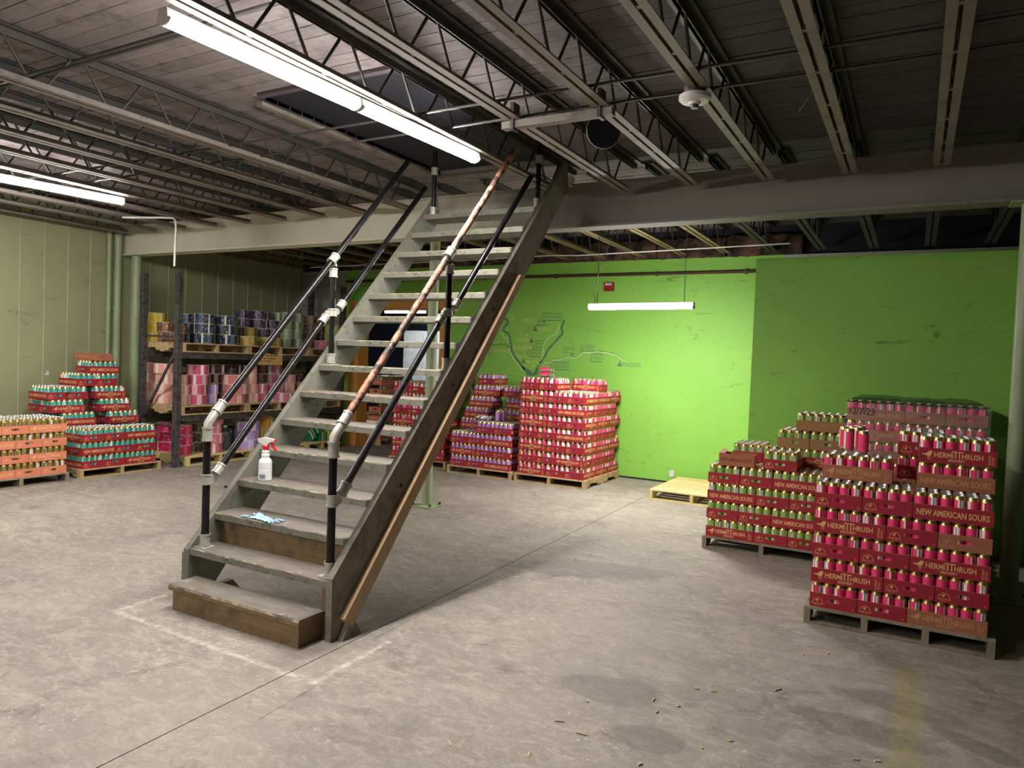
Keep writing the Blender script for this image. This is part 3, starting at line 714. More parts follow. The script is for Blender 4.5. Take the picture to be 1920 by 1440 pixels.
# crumpled blue gloves on the second tread
m_glove = mat_plain('pale_blue_nitrile', (150, 190, 216), .5, 0, .12, 20)
gp = (-3.70, TY0+RUN+.04, TZ0+RISE)
mb = MB(); nx, ny = 26, 12; V = []; rnd = random.Random(9)
for a in range(nx):
    for b in range(ny):
        u, v = a/(nx-1), b/(ny-1)
        e = math.sin(PI*v)*(.6+.4*math.sin(7*u+2*v))
        edge = min(1, 5*u, 5*(1-u))
        V.append((.22*u + .012*math.sin(9*v+3*u), .095*(v-.5)*(.55+.35*math.sin(3.2*u+.4)) + .02*math.sin(5*u), .004+.040*max(0, e)*edge*(.6+.4*math.sin(19*u+5*v))+.008*edge*rnd.random()))
mb.add(V, [(a*ny+b, a*ny+b+1, (a+1)*ny+b+1, (a+1)*ny+b) for a in range(nx-1) for b in range(ny-1)], 0, True)
for k, (x, y, an) in enumerate(((.20, .02, .3), (.21, -.005, -.1), (.19, -.03, -.6), (.0, .03, 2.6), (-.0, -.02, 3.5))):
    c, s = math.cos(an), math.sin(an)
    mb.path([(x, y, .010), (x+.02*c, y+.02*s, .013), (x+.045*c, y+.045*s, .009), (x+.055*c, y+.055*s+.004, .007)], .007, 8)
tag(mb.build('crumpled_glove', m_glove, None, gp), 'crumpled pale blue rubber glove lying on a stair tread', 'glove')

# ------------------------------------------------------------------ pallets
def pallet_meshes(w, d, h, ns=3, mat=None, nb=7):
    """stringers run along y, boards along x; origin at the front left floor corner"""
    bt = .016; mat = mat or m_pallet
    bd = MB().box(0, w, 0, d/nb*.78, 0, bt).mesh('deck_board', mat)
    lb = MB().box(0, w, 0, .09, 0, bt).mesh('bottom_board', mat)
    z0, z1 = bt, h-bt; n = .035
    side = [(0, z0), (d*.13, z0), (d*.15, z0+n), (d*.34, z0+n), (d*.36, z0), (d*.64, z0), (d*.66, z0+n), (d*.85, z0+n), (d*.87, z0), (d, z0), (d, z1), (0, z1)]
    sw = .038
    stg = MB().prism(side, 0, sw, 'x').mesh('stringer', mat)
    return bd, lb, stg, w, d, h, ns, nb, sw, bt
PAL = {}
def pallet(loc, rz, label, w=1.016, d=1.22, h=.11, ns=3, mat=None, nb=7, group='pallets under the can stacks'):
    key = (w, d, h, mat.name if mat else '', nb)
    if key not in PAL: PAL[key] = pallet_meshes(w, d, h, ns, mat, nb)
    bd, lb, stg, w, d, h, _, nb, sw, bt = PAL[key]
    r = thing('wooden_pallet', label, 'pallet', loc, (0, 0, rz), group)
    for i in range(nb): put('deck_board', bd, r, (0, (d-d/nb*.78)*i/(nb-1), h-bt))
    for i in range(3): put('bottom_board', lb, r, (0, (d-.09)*i/2, 0))
    for i in range(ns): put('stringer', stg, r, ((w-sw)*i/(ns-1), 0, 0))
    return r

# ------------------------------------------------------------------ trays
TL, TW, TH, TT, PITCH_Z, PZ = .415, .275, .09, .004, .1615, .11
T_NAS = text_geo('NEW AMERICAN SOURS', .020); T_HERMI = text_geo('HERMI', .018); T_HRUSH = text_geo('HRUSH', .018); T_BREW = text_geo('BREWERY', .014)
T_SMALL = text_geo('HERMIT THRUSH', .004); T_WEST = text_geo('BRATTLEBORO', .0)
def bird(mb, x, z, s, y, mi=0, M=None):
    """standing thrush: body, head, beak, tail, two legs"""
    body = [(-.1, .62), (.0, .74), (.12, .86), (.26, .92), (.36, .86), (.48, .84), (.38, .78), (.37, .62), (.30, .46), (.18, .36), (.02, .36), (-.14, .44), (-.5, .52), (-.5, .58)]
    P = [(x+a*s, y, z+b*s) for a, b in body]
    mb.add(P, [tuple(range(len(P)))], mi, False, M)
    for lx in (.06, .20):
        mb.add([(x+(lx-.022)*s, y, z), (x+(lx+.022)*s, y, z), (x+(lx+.022)*s, y, z+.3*s), (x+(lx-.022)*s, y, z+.3*s)], [(0, 1, 2, 3)], mi, False, M)
    for a, b in ((-.06, .12), (.14, .32)):
        mb.add([(x+a*s, y, z+.27*s), (x+b*s, y, z+.27*s), (x+b*s, y, z+.31*s), (x+a*s, y, z+.31*s)], [(0, 1, 2, 3)], mi, False, M)
def wall_with_slot(w, h, sx, sz, cz):
    """upright card panel in the xz plane centred on x=0, with a rounded hand hole"""
    hole = []
    for a in range(12):
        an = 2*PI*a/12+PI/12; ex = (sx/2-sz/2)*(1 if math.cos(an) > 0 else -1)
        hole.append((ex+sz/2*math.cos(an), cz+sz/2*math.sin(an)))
    outer = []
    for (px, pz) in hole:   # matching points on the rectangle, by direction
        dx, dz = px, (pz-cz)
        k = min((w/2)/abs(dx) if abs(dx) > 1e-6 else 9e9, ((h-cz) if dz > 0 else cz)/abs(dz) if abs(dz) > 1e-6 else 9e9)
        outer.append((dx*k, cz+dz*k))
    # push the four nearest points to the corners
    for cxn, czn in ((w/2, h), (-w/2, h), (-w/2, 0), (w/2, 0)):
        i = min(range(12), key=lambda q: (outer[q][0]-cxn)**2+(outer[q][1]-czn)**2); outer[i] = (cxn, czn)
    return hole, outer
def tray_mesh(name, mat):
    mb = MB(); L, W, H, t = TL-.004, TW-.004, TH, TT
    mb.box(-L/2, L/2, -W/2, W/2, 0, .003)
    for s in (-1, 1):
        ys = sorted((s*W/2, s*(W/2-t)))
        mb.box(-L/2, L/2, ys[0], ys[1], .003, H)
        # raw kraft top edge
        mb.box(-L/2, L/2, ys[0], ys[1], H, H+.0006, 1)
        hole, outer = wall_with_slot(W-2*t, H-.003, .082, .024, .048)
        for xa, flip in ((s*L/2, s < 0), (s*(L/2-t), s > 0)):
            V = [(xa, p[0], .003+p[1]) for p in hole] + [(xa, p[0], .003+p[1]) for p in outer]
            f = [(i, (i+1) % 12, 12+(i+1) % 12, 12+i) for i in range(12)]
            mb.add(V, [tuple(reversed(q)) for q in f] if flip else f, 0)
        Vi = [(s*L/2, p[0], .003+p[1]) for p in hole] + [(s*(L/2-t), p[0], .003+p[1]) for p in hole]
        mb.add(Vi, [(i, (i+1) % 12, 12+(i+1) % 12, 12+i) for i in range(12)], 1)
        xs = sorted((s*L/2, s*(L/2-t))); mb.box(xs[0], xs[1], -W/2+t, W/2-t, H, H+.0006, 1)
    return mb.mesh(name, [mat, m_kraft])
def print_mesh(ink):
    mb = MB(); y = -(TW-.004)/2-.0007
    # HERMITTHRUSH BREWERY on the front long side
    bird(mb, -.158, .016, .062, y)
    put_text(mb, T_HERMI, -.122, -.021, .034, .067, y); put_text(mb, T_HRUSH, .0245, .135, .034, .067, y)
    for x in (-.0085, .0115):
        mb.add([(x-.0032, y, .034), (x+.0032, y, .034), (x+.0032, y, .072), (x-.0032, y, .072)], [(0, 1, 2, 3)])
        mb.add([(x-.0088-(.012 if x < 0 else 0), y, .072), (x+.0088+(.012 if x > 0 else 0), y, .072), (x+.0088+(.012 if x > 0 else 0), y, .078), (x-.0088-(.012 if x < 0 else 0), y, .078)], [(0, 1, 2, 3)])
    put_text(mb, T_BREW, -.045, .042, .012, .028, y)
    R = Matrix.Translation((.168, 0, .012)) @ Matrix.Rotation(-PI/2, 4, 'Y')
    put_text(mb, T_WEST, 0, .062, -.006, .006, y, M=R)
    put_text(mb, T_WEST, 0, .05, -.022, -.012, y, M=R)
    out = [('printed_lettering', mb.mesh('lettering_bird', ink))]; mb = MB()
    # NEW AMERICAN SOURS on the other long side
    put_text(mb, T_NAS, -.185, .185, .026, .064, -y, flip=-1)
    out.append(('printed_lettering', mb.mesh('lettering_words', ink)))
    # round bird mark and recycling mark on both ends
    for s in (-1, 1):
        mb = MB()
        R = Matrix.Rotation(s*PI/2, 4, 'Z'); ye = -(TL-.004)/2-.0007
        arc = [(-.088+.030*math.cos(a), .026+.034*math.sin(a)) for a in [PI*k/10 for k in range(11)]]
        r2 = MB(); ribbon(r2, arc, .0022, ye); mb.add(r2.v, r2.f, 0, False, R)
        bird(mb, -.094, .030, .026, ye, 0, R)
        put_text(mb, T_SMALL, -.122, -.054, .018, .026, ye, M=R)
        put_text(mb, T_WEST, -.104, -.072, .010, .014, ye, M=R)
        ring = [(.118+.006*math.cos(a), .016+.006*math.sin(a)) for a in [PI/2+2*PI*k/3 for k in range(4)]]
        r2 = MB(); ribbon(r2, ring, .002, ye); mb.add(r2.v, r2.f, 0, False, R)
        out.append(('printed_mark', mb.mesh('end_mark', ink)))
    return out
TRAY = {'red': (tray_mesh('tray_red', m_red), print_mesh(m_ink)), 'brown': (tray_mesh('tray_brown', m_brown), print_mesh(m_ink_b)),
        'plain': (tray_mesh('tray_plain', m_tan), None), 'peach': (tray_mesh('tray_peach', m_peach), print_mesh(mat_plain('peach_ink', (236, 176, 130), .7)))}

# ------------------------------------------------------------------ cans
CH = .157; CR = .0331
def can_mesh(col, n=18, tab=True):
    prof = [(.0, .004), (.024, .003), (.027, .0), (.0325, .010), (CR, .016), (CR, .132), (.0322, .1365), (.0275, .149), (.0265, .1515), (.0275, .1535), (.0275, .1565), (.0262, .157), (.0250, .1545), (.0243, .1505), (.0, .1505)]
    mis = [2, 2, 2, 1, 0, 1, 1, 1, 1, 2, 2, 2, 2, 2]
    mb = MB().lathe(prof, n, mis=mis)
    if tab:
        mb.box(-.006, .006, -.004, .016, .1508, .1530, 2)
    return mb.mesh('can_'+col, [CAN_MAT[col], m_gold, m_alu])
CAN = {c: can_mesh(c) for c in CAN_MAT}
CAN_LOW = {c: can_mesh(c, 10, False) for c in CAN_MAT}
cans = []          # (position, turn, colour, label, group)
def frame(ox, oy, rz):
    c, s = math.cos(rz), math.sin(rz)
    return lambda x, y: (ox+c*x-s*y, oy+s*x+c*y)
class Stack:
    def __init__(s, ox, oy, rz, what, can):
        s.f = frame(ox, oy, rz); s.rz = rz; s.what = what; s.can = can; s.n = 0
    def tray(s, k, x, y, orient, where, col='red', front='H', rows='front', side=None, can=None, z=None, turn=0.0, fill=None):
        """tray with its centre at x,y of the stack; rows: 'front', 'all' or 'none'"""
        px, py = s.f(x, y); zz = PZ+PITCH_Z*k if z is None else z
        a = {('L', 'H'): 0, ('L', 'N'): PI, ('E', 'H'): PI/2, ('E', 'N'): -PI/2}[(orient, front)] + turn
        cc = can or s.can
        lab = {'red': 'red', 'brown': 'kraft brown', 'plain': 'unprinted tan', 'peach': 'peach'}[col]
        body = f'{lab} can tray, {where}, {s.what}'
        t = thing('can_tray', body, 'tray', (px, py, zz), (0, 0, s.rz+a), 'can trays of the ' + s.what)
        me, pr = TRAY[col]
        put('tray_box', me, t)
        for nm_, pm_ in (pr or []): put(nm_, pm_, t)
        if rows == 'none': return t
        ca, sa = math.cos(a), math.sin(a)
        hx, hy = (TL/2, TW/2) if orient == 'L' else (TW/2, TL/2)
        for i in range(6):
            for j in range(4):
                lx, ly = (i-2.5)*.0674, (j-1.5)*.0674
                rx, ry = ca*lx-sa*ly, sa*lx+ca*ly
                keep = rows == 'all' or ry < -hy+.08 or (side == 'R' and rx > hx-.08) or (side == 'L' and rx < -hx+.08)
                if fill is not None and keep: keep = fill(rx, ry)
                if not keep: continue
                qx, qy = s.f(x+rx, y+ry)
                nx_ = 6 if orient == 'L' else 4; ny_ = 10-nx_
                ci_ = min(nx_-1, max(0, int(round(rx/.0674+(nx_-1)/2)))); ri_ = min(ny_-1, max(0, int(round(ry/.0674+(ny_-1)/2))))
                cl = f'{cc} can {ordinal(ci_)} from left, {"front" if ri_ == 0 else ordinal(ri_)} row, {where}, {s.what}'.replace(', on', ' on')
                cans.append(((qx, qy, zz+.0035), random.uniform(0, 2*PI), cc, cl, f'{cc} cans of the {s.what}', s.back))
        return t
    def layer(s, k, pat, front='H', rows='front', side=None, depth=1, cols=None, skip=()):
        """one layer of the usual pattern: EEL = two tray ends then a long side"""
        names = {'EEL': ('left end', 'middle end', 'right long side'), 'LEE': ('left long side', 'middle end', 'right end')}[pat]
        lv = ordinal(k)+' layer'
        x = 0.0
        for ci, ch in enumerate(pat):
            w = TW if ch == 'E' else TL; d = TL if ch == 'E' else TW
            nrow = 3 if ch == 'E' else 4
            edge = bool(side) and (('R' in side and ci == 2) or ('L' in side and ci == 0)); es = 'R' if ci == 2 else 'L'
            for r in range(nrow):
                if (r < depth or edge) and (ci, r) not in skip:
                    c = (cols or {}).get(ci, None) if r == 0 else None
                    c = c or s.base
                    wh = f'{lv} {names[ci]}' + ('' if r == 0 else f' row {["", "two", "three", "four"][r]}')
                    if rows == 'all': rr, sd = 'all', None
                    elif r == 0: rr, sd = 'front', es if edge else None
                    else: rr, sd = 'side', es
                    b0 = s.back; s.back = b0 or (s.hide_side and r > 0 and edge and r >= depth)
                    ff = front if ch == 'L' else random.choice('HN')
                    if edge and ch == 'E': ff = random.choice('HN')
                    if rr == 'side':
                        s.tray(k, x+w/2, d*(r+.5), ch, wh, c, ff, 'all', None, fill=(lambda rx, ry, w=w: rx > w/2-.08) if es == 'R' else (lambda rx, ry, w=w: rx < -w/2+.08))
                    else:
                        s.tray(k, x+w/2, d*(r+.5), ch, wh, c, ff, rr, sd)
                    s.back = b0
            x += w
    base = 'red'; hide_side = False; back = False      # back: hidden behind another stack, so placed last

# ------------------------------------------------------------------ can stacks
random.seed(21)
# nearest stack at right, pink cans
A = Stack(-.526, 4.985, 0, 'nearest stack', 'pink')
pallet((-.552, 4.965, 0), 0, 'grey weathered pallet under the nearest pink can stack', 1.03, 1.22, .11, 4, m_pallet_d)
A.hide_side = True
A.layer(0, 'EEL', 'H', cols={2: 'brown'}, side='RL'); A.layer(1, 'LEE', 'H', side='RL'); A.layer(2, 'EEL', 'H', side='RL'); A.layer(3, 'LEE', 'H', cols={2: 'brown'}, side='RL')
A.layer(4, 'EEL', 'N', rows='all', depth=1, side='RL')
xa = on_y(1541.6, 890, 5.20).x
A.tray(5, xa+.526+TL/2, .20+TW/2, 'L', 'on top at left', 'brown', 'H', 'all')
A.tray(5, .565+TL/2, .225+TW/2, 'L', 'sixth layer, right', 'brown', 'N', 'front')
A.tray(6, .567+TL/2, .225+TW/2, 'L', 'topmost at right', 'red', 'H', 'all')
xe = on_y(1684, 840, 5.56).x
A.tray(5, xe+.526+TW/2, .56+TL/2, 'E', 'sixth layer, set back', 'red', 'H', 'front')
A.tray(6, xe+.526+TW/2, .56+TL/2, 'E', 'topmost, set back', 'red', 'H', 'all')
# loose cans standing on the brown tray
zc = PZ+PITCH_Z*5+CH+.0045
for (px, py) in ((1590, 845), (1606, 842), (1597, 838), (1581, 840), (1612, 838)):
    w = on_z(px+1, py, zc)
    cans.append(((w.x, w.y, zc), random.uniform(0, 6), 'pink', 'pink can standing loose in a cluster on the kraft brown tray', 'loose pink cans on the brown tray'))
w = on_z(1618, 851, zc); cans.append(((w.x, w.y, zc), 1.1, 'pink', 'single pink can standing in front of the loose cluster on the brown tray', None))

# wrapped stack behind it
E_ = Stack(-.472, 6.45, 0, 'wrapped stack', 'pink'); E_.base = 'brown'
pallet((-.49, 6.43, 0), 0, 'grey pallet under the plastic-wrapped stack', 1.02, 1.22, .11, 3, m_pallet_d)
E_.back = True
for k in range(5): E_.layer(k, 'LEE' if k % 2 else 'EEL', 'H')
E_.back = False
E_.layer(5, 'EEL', 'N'); E_.layer(6, 'LEE', 'H', cols={0: 'brown'}); E_.layer(7, 'LEE', 'N', rows='all', depth=1)
m_wrap = NT('stretch_wrap'); m_wrap.color((.75, .75, .78)); m_wrap.rough(.12)
gl = m_wrap.n('ShaderNodeBsdfTransparent'); mx = m_wrap.n('ShaderNodeMixShader')
m_wrap.l(m_wrap.ramp(m_wrap.noise(5, 5, .6, stretch=(1, 1, 5)), [(.35, .04), (.8, .30)]), mx.inputs[0]); m_wrap.l(gl.outputs[0], mx.inputs[1]); m_wrap.l(m_wrap.b.outputs[0], mx.inputs[2]); m_wrap.l(mx.outputs[0], m_wrap.out.inputs[0])
m_wrap.bump(m_wrap.noise(14, 4, .6, stretch=(1, 1, 4)), .6, .01); m_wrap = m_wrap.m
m_blackwrap = mat_plain('dark_top_sheet', (42, 42, 44), .22, 0, .2, 6, .5)
wr = thing('stretch_wrap', 'clear stretch wrap with a dark top sheet round the tall rear stack', 'wrap', (-.472, 6.45, 0))
zt_ = PZ+PITCH_Z*8+.004
V = []; nx, ny = 18, 10; rnd = random.Random(5)
for j in range(ny):
    for i in range(nx):
        edge = i in (0, nx-1) or j in (0, ny-1)
        V.append((-.012+.99*i/(nx-1), -.012+1.14*j/(ny-1), zt_+(0 if edge else rnd.uniform(.004, .02))-(.02 if edge else 0)))
mb = MB().add(V, [(j*nx+i, j*nx+i+1, (j+1)*nx+i+1, (j+1)*nx+i) for j in range(ny-1) for i in range(nx-1)], 0, True)
mb.build('top_sheet', m_blackwrap, wr)
V = []
for j in range(8):
    for i in range(25): V.append((-.010+.99*i/24, -.010-rnd.uniform(0, .006), .95+(zt_-.97)*j/7))
MB().add(V, [(j*25+i, j*25+i+1, (j+1)*25+i+1, (j+1)*25+i) for j in range(7) for i in range(24)], 0, True).build('front_film', m_wrap, wr)
tx = MB(); put_text(tx, text_geo('12/7/23', .0), .02, .20, PZ+PITCH_Z*7+.045, PZ+PITCH_Z*7+.10, -.019); tx.build('marker_date', mat_plain('marker_ink', (24, 22, 24), .5), wr)

# green stack beside it
B = Stack(-1.578, 6.50, 0, 'green stack', 'green')
pallet((-1.60, 6.48, 0), 0, 'grey pallet under the green can stack', 1.02, 1.22, .11, 3, m_pallet_d)
B.layer(0, 'LEE', 'H'); B.layer(1, 'EEL', 'N'); B.layer(2, 'LEE', 'N'); B.layer(3, 'EEL', 'N', rows='all', depth=2)
B.tray(4, .465+TW/2, .02+TL/2, 'E', 'fifth layer, front', 'red', 'H', 'all', fill=lambda rx, ry: ry < .06)
x1 = on_y(1373, 845, 6.94).x+1.578
B.tray(4, x1+TW/2, .44+TL/2, 'E', 'fifth layer, rear left', 'red', 'H', 'all')
B.tray(4, x1+TW*1.5, .44+TL/2, 'E', 'fifth layer, rear middle', 'red', 'H', 'front')
B.tray(4, x1+TW*2+TL/2, .44+TW/2, 'L', 'fifth layer, rear right', 'red', 'H', 'front')
x2 = on_y(1458, 820, 6.96).x+1.578
B.tray(5, x2+TW/2, .45+TL/2, 'E', 'sixth layer, left', 'plain', 'H', 'all')
B.tray(5, x2+TW*1.5, .45+TL/2, 'E', 'sixth layer, right', 'plain', 'H', 'all')
x3 = on_y(1493, 790, 7.0).x+1.578
B.tray(6, x3+TL/2, .50+TW/2, 'L', 'topmost layer', 'plain', 'H', 'all')
# empty carton on the front of it
ec = thing('empty_carton', 'open empty kraft brown carton on the front left of the green stack', 'carton', (-1.345, 6.60, PZ+PITCH_Z*4), (0, 0, math.radians(4)))
mb = MB(); L, W_, H_ = .30, .19, .105
mb.box(-L/2, L/2, -W_/2, W_/2, 0, .003)
for s_ in (-1, 1):
    mb.box(-L/2, L/2, *sorted((s_*W_/2, s_*(W_/2-.004))), .003, H_); mb.box(*sorted((s_*L/2, s_*(L/2-.004))), -W_/2+.004, W_/2-.004, .003, H_)
mb.build('carton_walls', m_brown, ec)
tx = MB(); put_text(tx, T_NAS, -.13, .13, .038, .07, -W_/2-.001); tx.build('printed_lettering', m_ink_d, ec)
MB().prism([(-W_/2+.004, H_), (-W_/2+.004, H_+.003), (W_/2-.02, H_+.022), (W_/2-.02, H_+.019)], -L/2, -L/2+.05, 'x').build('end_flap', m_brown, ec)

# rear pink stack against the green wall, its right side seen too
C = Stack(-4.60, 8.475, 0, 'rear pink stack', 'pink')
pallet((-4.63, 8.45, 0), 0, 'pine pallet under the rear pink can stack', 1.03, 1.22)
for k, (pt, fr) in enumerate((('LEE', 'H'), ('EEL', 'H'), ('LEE', 'H'), ('EEL', 'N'), ('LEE', 'H'), ('EEL', 'N'))): C.layer(k, pt, fr, side='R')
C.layer(6, 'LEE', 'H', rows='all', side='R')
C.tray(7, TW/2+.0, TL/2, 'E', 'top layer, front left end', 'red', 'H', 'all'); C.tray(7, TW*1.5, TL/2, 'E', 'top layer, front second end', 'red', 'N', 'all', side='R')
C.tray(7, TW*.5, TL*1.5, 'E', 'top layer, rear left', 'red', 'H', 'all', can='purple')
C.tray(7, .55+TL/2, TL+TW/2+.02, 'L', 'top layer, rear right', 'red', 'H', 'all')
# four cans lying on top
zl = PZ+PITCH_Z*7+CH+.008
c0 = on_y(1021, 700, 8.72)
for i, (dx, dz) in enumerate(((-.035, 0), (.035, 0), (-.035, .067), (.035, .067))):
    o = put('pink_can', CAN['pink'], None, (c0.x-.06, 8.75+dx, PZ+PITCH_Z*8+CR+.002+dz), (0, PI/2, .35*0))
    tag(o, 'pink can lying on its side in the small pile on the rear pink stack', 'can', 'cans lying on the rear pink stack')

# purple stack left of it, stepping up towards the wall
D = Stack(-5.675, 8.455, 0, 'purple stack', 'purple')
pallet((-5.70, 8.43, 0), 0, 'pine pallet under the purple can stack', 1.03, 1.22)
D.layer(0, 'EEL', 'N', side='R'); D.layer(1, 'LEE', 'H', side='R'); D.layer(2, 'EEL', 'N', rows='all', depth=1)
D.tray(3, .42+TW/2, TL/2, 'E', 'fourth layer, front', 'red', 'H', 'all'); D.tray(3, .42+TW*1.5, TL/2, 'E', 'fourth layer, front right', 'red', 'N', 'all')
YR = 8.455+TL+.01
def rear(k, px, py, orient, where, front, rows='front', dy=0.0, side=None):
    x = on_y(px, py, YR+dy).x+5.675
    w, d = (TL, TW) if orient == 'L' else (TW, TL)
    D.tray(k, x+w/2, TL+.01+dy+d/2, orient, where, 'red', front, rows, side)
rear(3, 862, 800, 'L', 'fourth layer, rear left', 'H')
rear(4, 870, 775, 'L', 'fifth layer, rear', 'N', 'front', .02, 'R'); rear(4, 935, 775, 'L', 'fifth layer, rear right', 'H', 'front', .02)
rear(5, 879, 755, 'L', 'sixth layer, rear', 'N', 'front', .06, 'R'); rear(5, 948, 755, 'L', 'sixth layer, rear right', 'N', 'front', .1)
rear(6, 887, 732, 'L', 'seventh layer, rear', 'H', 'all', .10); rear(6, 943, 732, 'E', 'seventh layer, rear right', 'H', 'all', .12)
rear(7, 896, 712, 'E', 'topmost layer', 'H', 'all', .16); rear(3, 918, 800, 'L', 'fourth layer, rear right', 'H', 'none')
zc = PZ+PITCH_Z*4-.0
for px, py in ((933, 790), (944, 790), (938, 786), (949, 786), (958, 785)):
    w = on_z(px, py, zc); cans.append(((w.x, w.y, zc), random.uniform(0, 6), 'purple', 'purple can standing loose on the fourth layer of the purple stack', 'loose purple cans'))
for i, (px, py, dz) in enumerate(((907, 787, 0), (914, 788, 0), (923, 788, 0), (914, 780, .06))):
    w = on_z(px, py, zc); o = put('purple_can', CAN['purple'], None, (w.x, w.y+.02, zc+CR+dz), (PI/2, 0, random.uniform(-.5, .5)))
    tag(o, 'purple can tipped over on its side on the purple stack', 'can', 'tipped purple cans')

# stack seen through the stair
I_ = Stack(-6.84, 8.60, 0, 'stair-side stack', 'pink')
pallet((-6.86, 8.58, 0), 0, 'pine pallet under the red stack behind the stair', 1.03, 1.22)
for k in range(6): I_.layer(k, 'LEE' if k % 2 else 'EEL', 'H')
I_.layer(6, 'EEL', 'N', rows='all', depth=2)
I_.tray(7, .60+TW/2, TL+.1+TL/2, 'E', 'topmost layer', 'red', 'H', 'all')

# peach stack inside the far doorway
H = Stack(-8.27, 10.08, math.radians(92), 'doorway peach stack', 'gold'); H.base = 'peach'
hp = H.f(-.03, -.03); pallet((hp[0], hp[1], 0), math.radians(92), 'pallet under the peach stack beyond the door', 1.03, 1.22)
for k in range(6): H.layer(k, 'LEE' if k % 2 else 'EEL', 'H')
H.layer(6, 'EEL', 'N', rows='all')

# teal stack at the left wall
Fs = Stack(-8.655, 5.03, PI/2, 'teal stack', 'teal')
pallet((-8.63, 5.0, 0), PI/2, 'pine pallet under the teal can stack', 1.05, 1.22)
Fs.layer(0, 'EEL', 'H', side='L'); Fs.layer(1, 'LEE', 'N', side='L'); Fs.layer(2, 'EEL', 'N', rows='all', depth=1)
Fs.tray(2, TW/2, TL*1.5, 'E', 'third layer left end row two', 'red', 'H', 'all')
def pyr(k, px, py, X, where, front='H', rows='front', orient='L', side='L', col='red'):
    y = on_x(px, py, X).y; x = y-5.03
    w, d = (TL, TW) if orient == 'L' else (TW, TL)
    return Fs.tray(k, x+w/2, (-8.655-X)+d/2, orient, where, col, front, rows, side)
for dx_, tl_ in ((0.0, ''), (-TW, ' behind')):
    rw_ = 'front' if not dx_ else 'side'
    pyr(3, 118+dx_*75, 795, -9.10+dx_, 'fourth layer rear left'+tl_, 'N'); pyr(4, 96+dx_*75, 770, -9.14+dx_, 'fifth layer rear left'+tl_, 'H', 'all')
pyr(3, 205, 792, -9.10, 'fourth layer rear right', 'H'); pyr(4, 188, 768, -9.14, 'fifth layer rear right', 'H')
pyr(5, 88, 750, -9.18, 'sixth layer rear first end', 'H', 'all', 'E'); pyr(5, 124, 748, -9.18, 'sixth layer rear second end', 'H', 'all', 'E')
pyr(5, 178, 745, -9.18, 'sixth layer rear right', 'H', 'all')
pyr(6, 145, 718, -9.22, 'seventh layer first end', 'H', 'all', 'E'); pyr(6, 182, 716, -9.22, 'seventh layer second end', 'H', 'all', 'E')
pyr(7, 166, 697, -9.26, 'eighth layer', 'N', 'all')
te = pyr(8, 172, 678, -9.26, 'empty on the very top', 'N', 'none', 'E', col='brown')
# peach stack at the left edge
Gs = Stack(-8.585, 3.845, PI/2, 'peach stack', 'gold'); Gs.base = 'peach'
pallet((-8.565, 3.80, 0), PI/2, 'grey pallet under the peach can stack at the left edge', 1.03, 1.22, .11, 3, m_pallet_d)
Gs.layer(0, 'LEE', 'N'); Gs.layer(1, 'EEL', 'H'); Gs.layer(2, 'LEE', 'N'); Gs.layer(3, 'EEL', 'H', rows='all', depth=2)
# empty pallet on the floor by the green wall
pallet((-2.73, 8.40, 0), 0, 'empty fresh pine pallet lying by the green wall', 1.016, 1.2, .125, 3, m_pallet_y, 9, 'empty pallet')

def stuff_can(name, rgb):
    t = NT(name); v = t.n('ShaderNodeTexVoronoi', voronoi_dimensions='2D'); v.inputs['Scale'].default_value = 26.0; t.l(t.obj(), v.inputs['Vector'])
    sp = t.n('ShaderNodeSeparateColor'); t.l(v.outputs['Color'], sp.inputs[0])
    t.color(t.ramp(sp.outputs[0], [(0, lin(rgb)), (.55, lin(tuple(x*.72 for x in rgb))), (.66, lin((232, 226, 228))), (.84, lin((224, 200, 170)))], 'CONSTANT')); t.rough(.4)
    return t.m
# place the cans: up to 300 of a colour one by one, nearest first, the rest joined
by = {}
for c in cans: by.setdefault(c[2], []).append(c)
eye = Vector((0, 0, EYE))
for col, lst in by.items():
    lst.sort(key=lambda c: (Vector(c[0])-eye).length + (50 if len(c) > 5 and c[5] else 0))
    for p, rz, _, lab, grp, *_b in lst[:300]:
        o = put(col+'_can', CAN[col], None, p, (0, 0, rz)); tag(o, lab, 'can', grp)
    rest = lst[300:]
    if rest:
        src = CAN_LOW[col]; mb = MB()
        V = [tuple(v.co) for v in src.vertices]; Fc = [tuple(q.vertices) for q in src.polygons]; Mi = [q.material_index for q in src.polygons]; Sm = [q.use_smooth for q in src.polygons]
        for p, rz, *_ in rest:
            o_ = len(mb.v); c, s = math.cos(rz), math.sin(rz)
            mb.v += [(p[0]+c*a-s*b, p[1]+s*a+c*b, p[2]+z) for a, b, z in V]
            mb.f += [[i+o_ for i in q] for q in Fc]; mb.m += Mi; mb.sm += Sm
        stuff_mat = stuff_can('can_label_plain_'+col, {'pink': (206, 70, 116), 'green': (140, 170, 100), 'teal': (80, 160, 150), 'gold': (128, 108, 58), 'purple': (178, 140, 200)}[col])
        o = mb.build(col+'_cans', [stuff_mat, m_gold, m_alu]); tag(o, f'many more {col} cans packed in the far trays', 'cans', None, 'stuff')
print('CANS', {c: len(l) for c, l in by.items()})

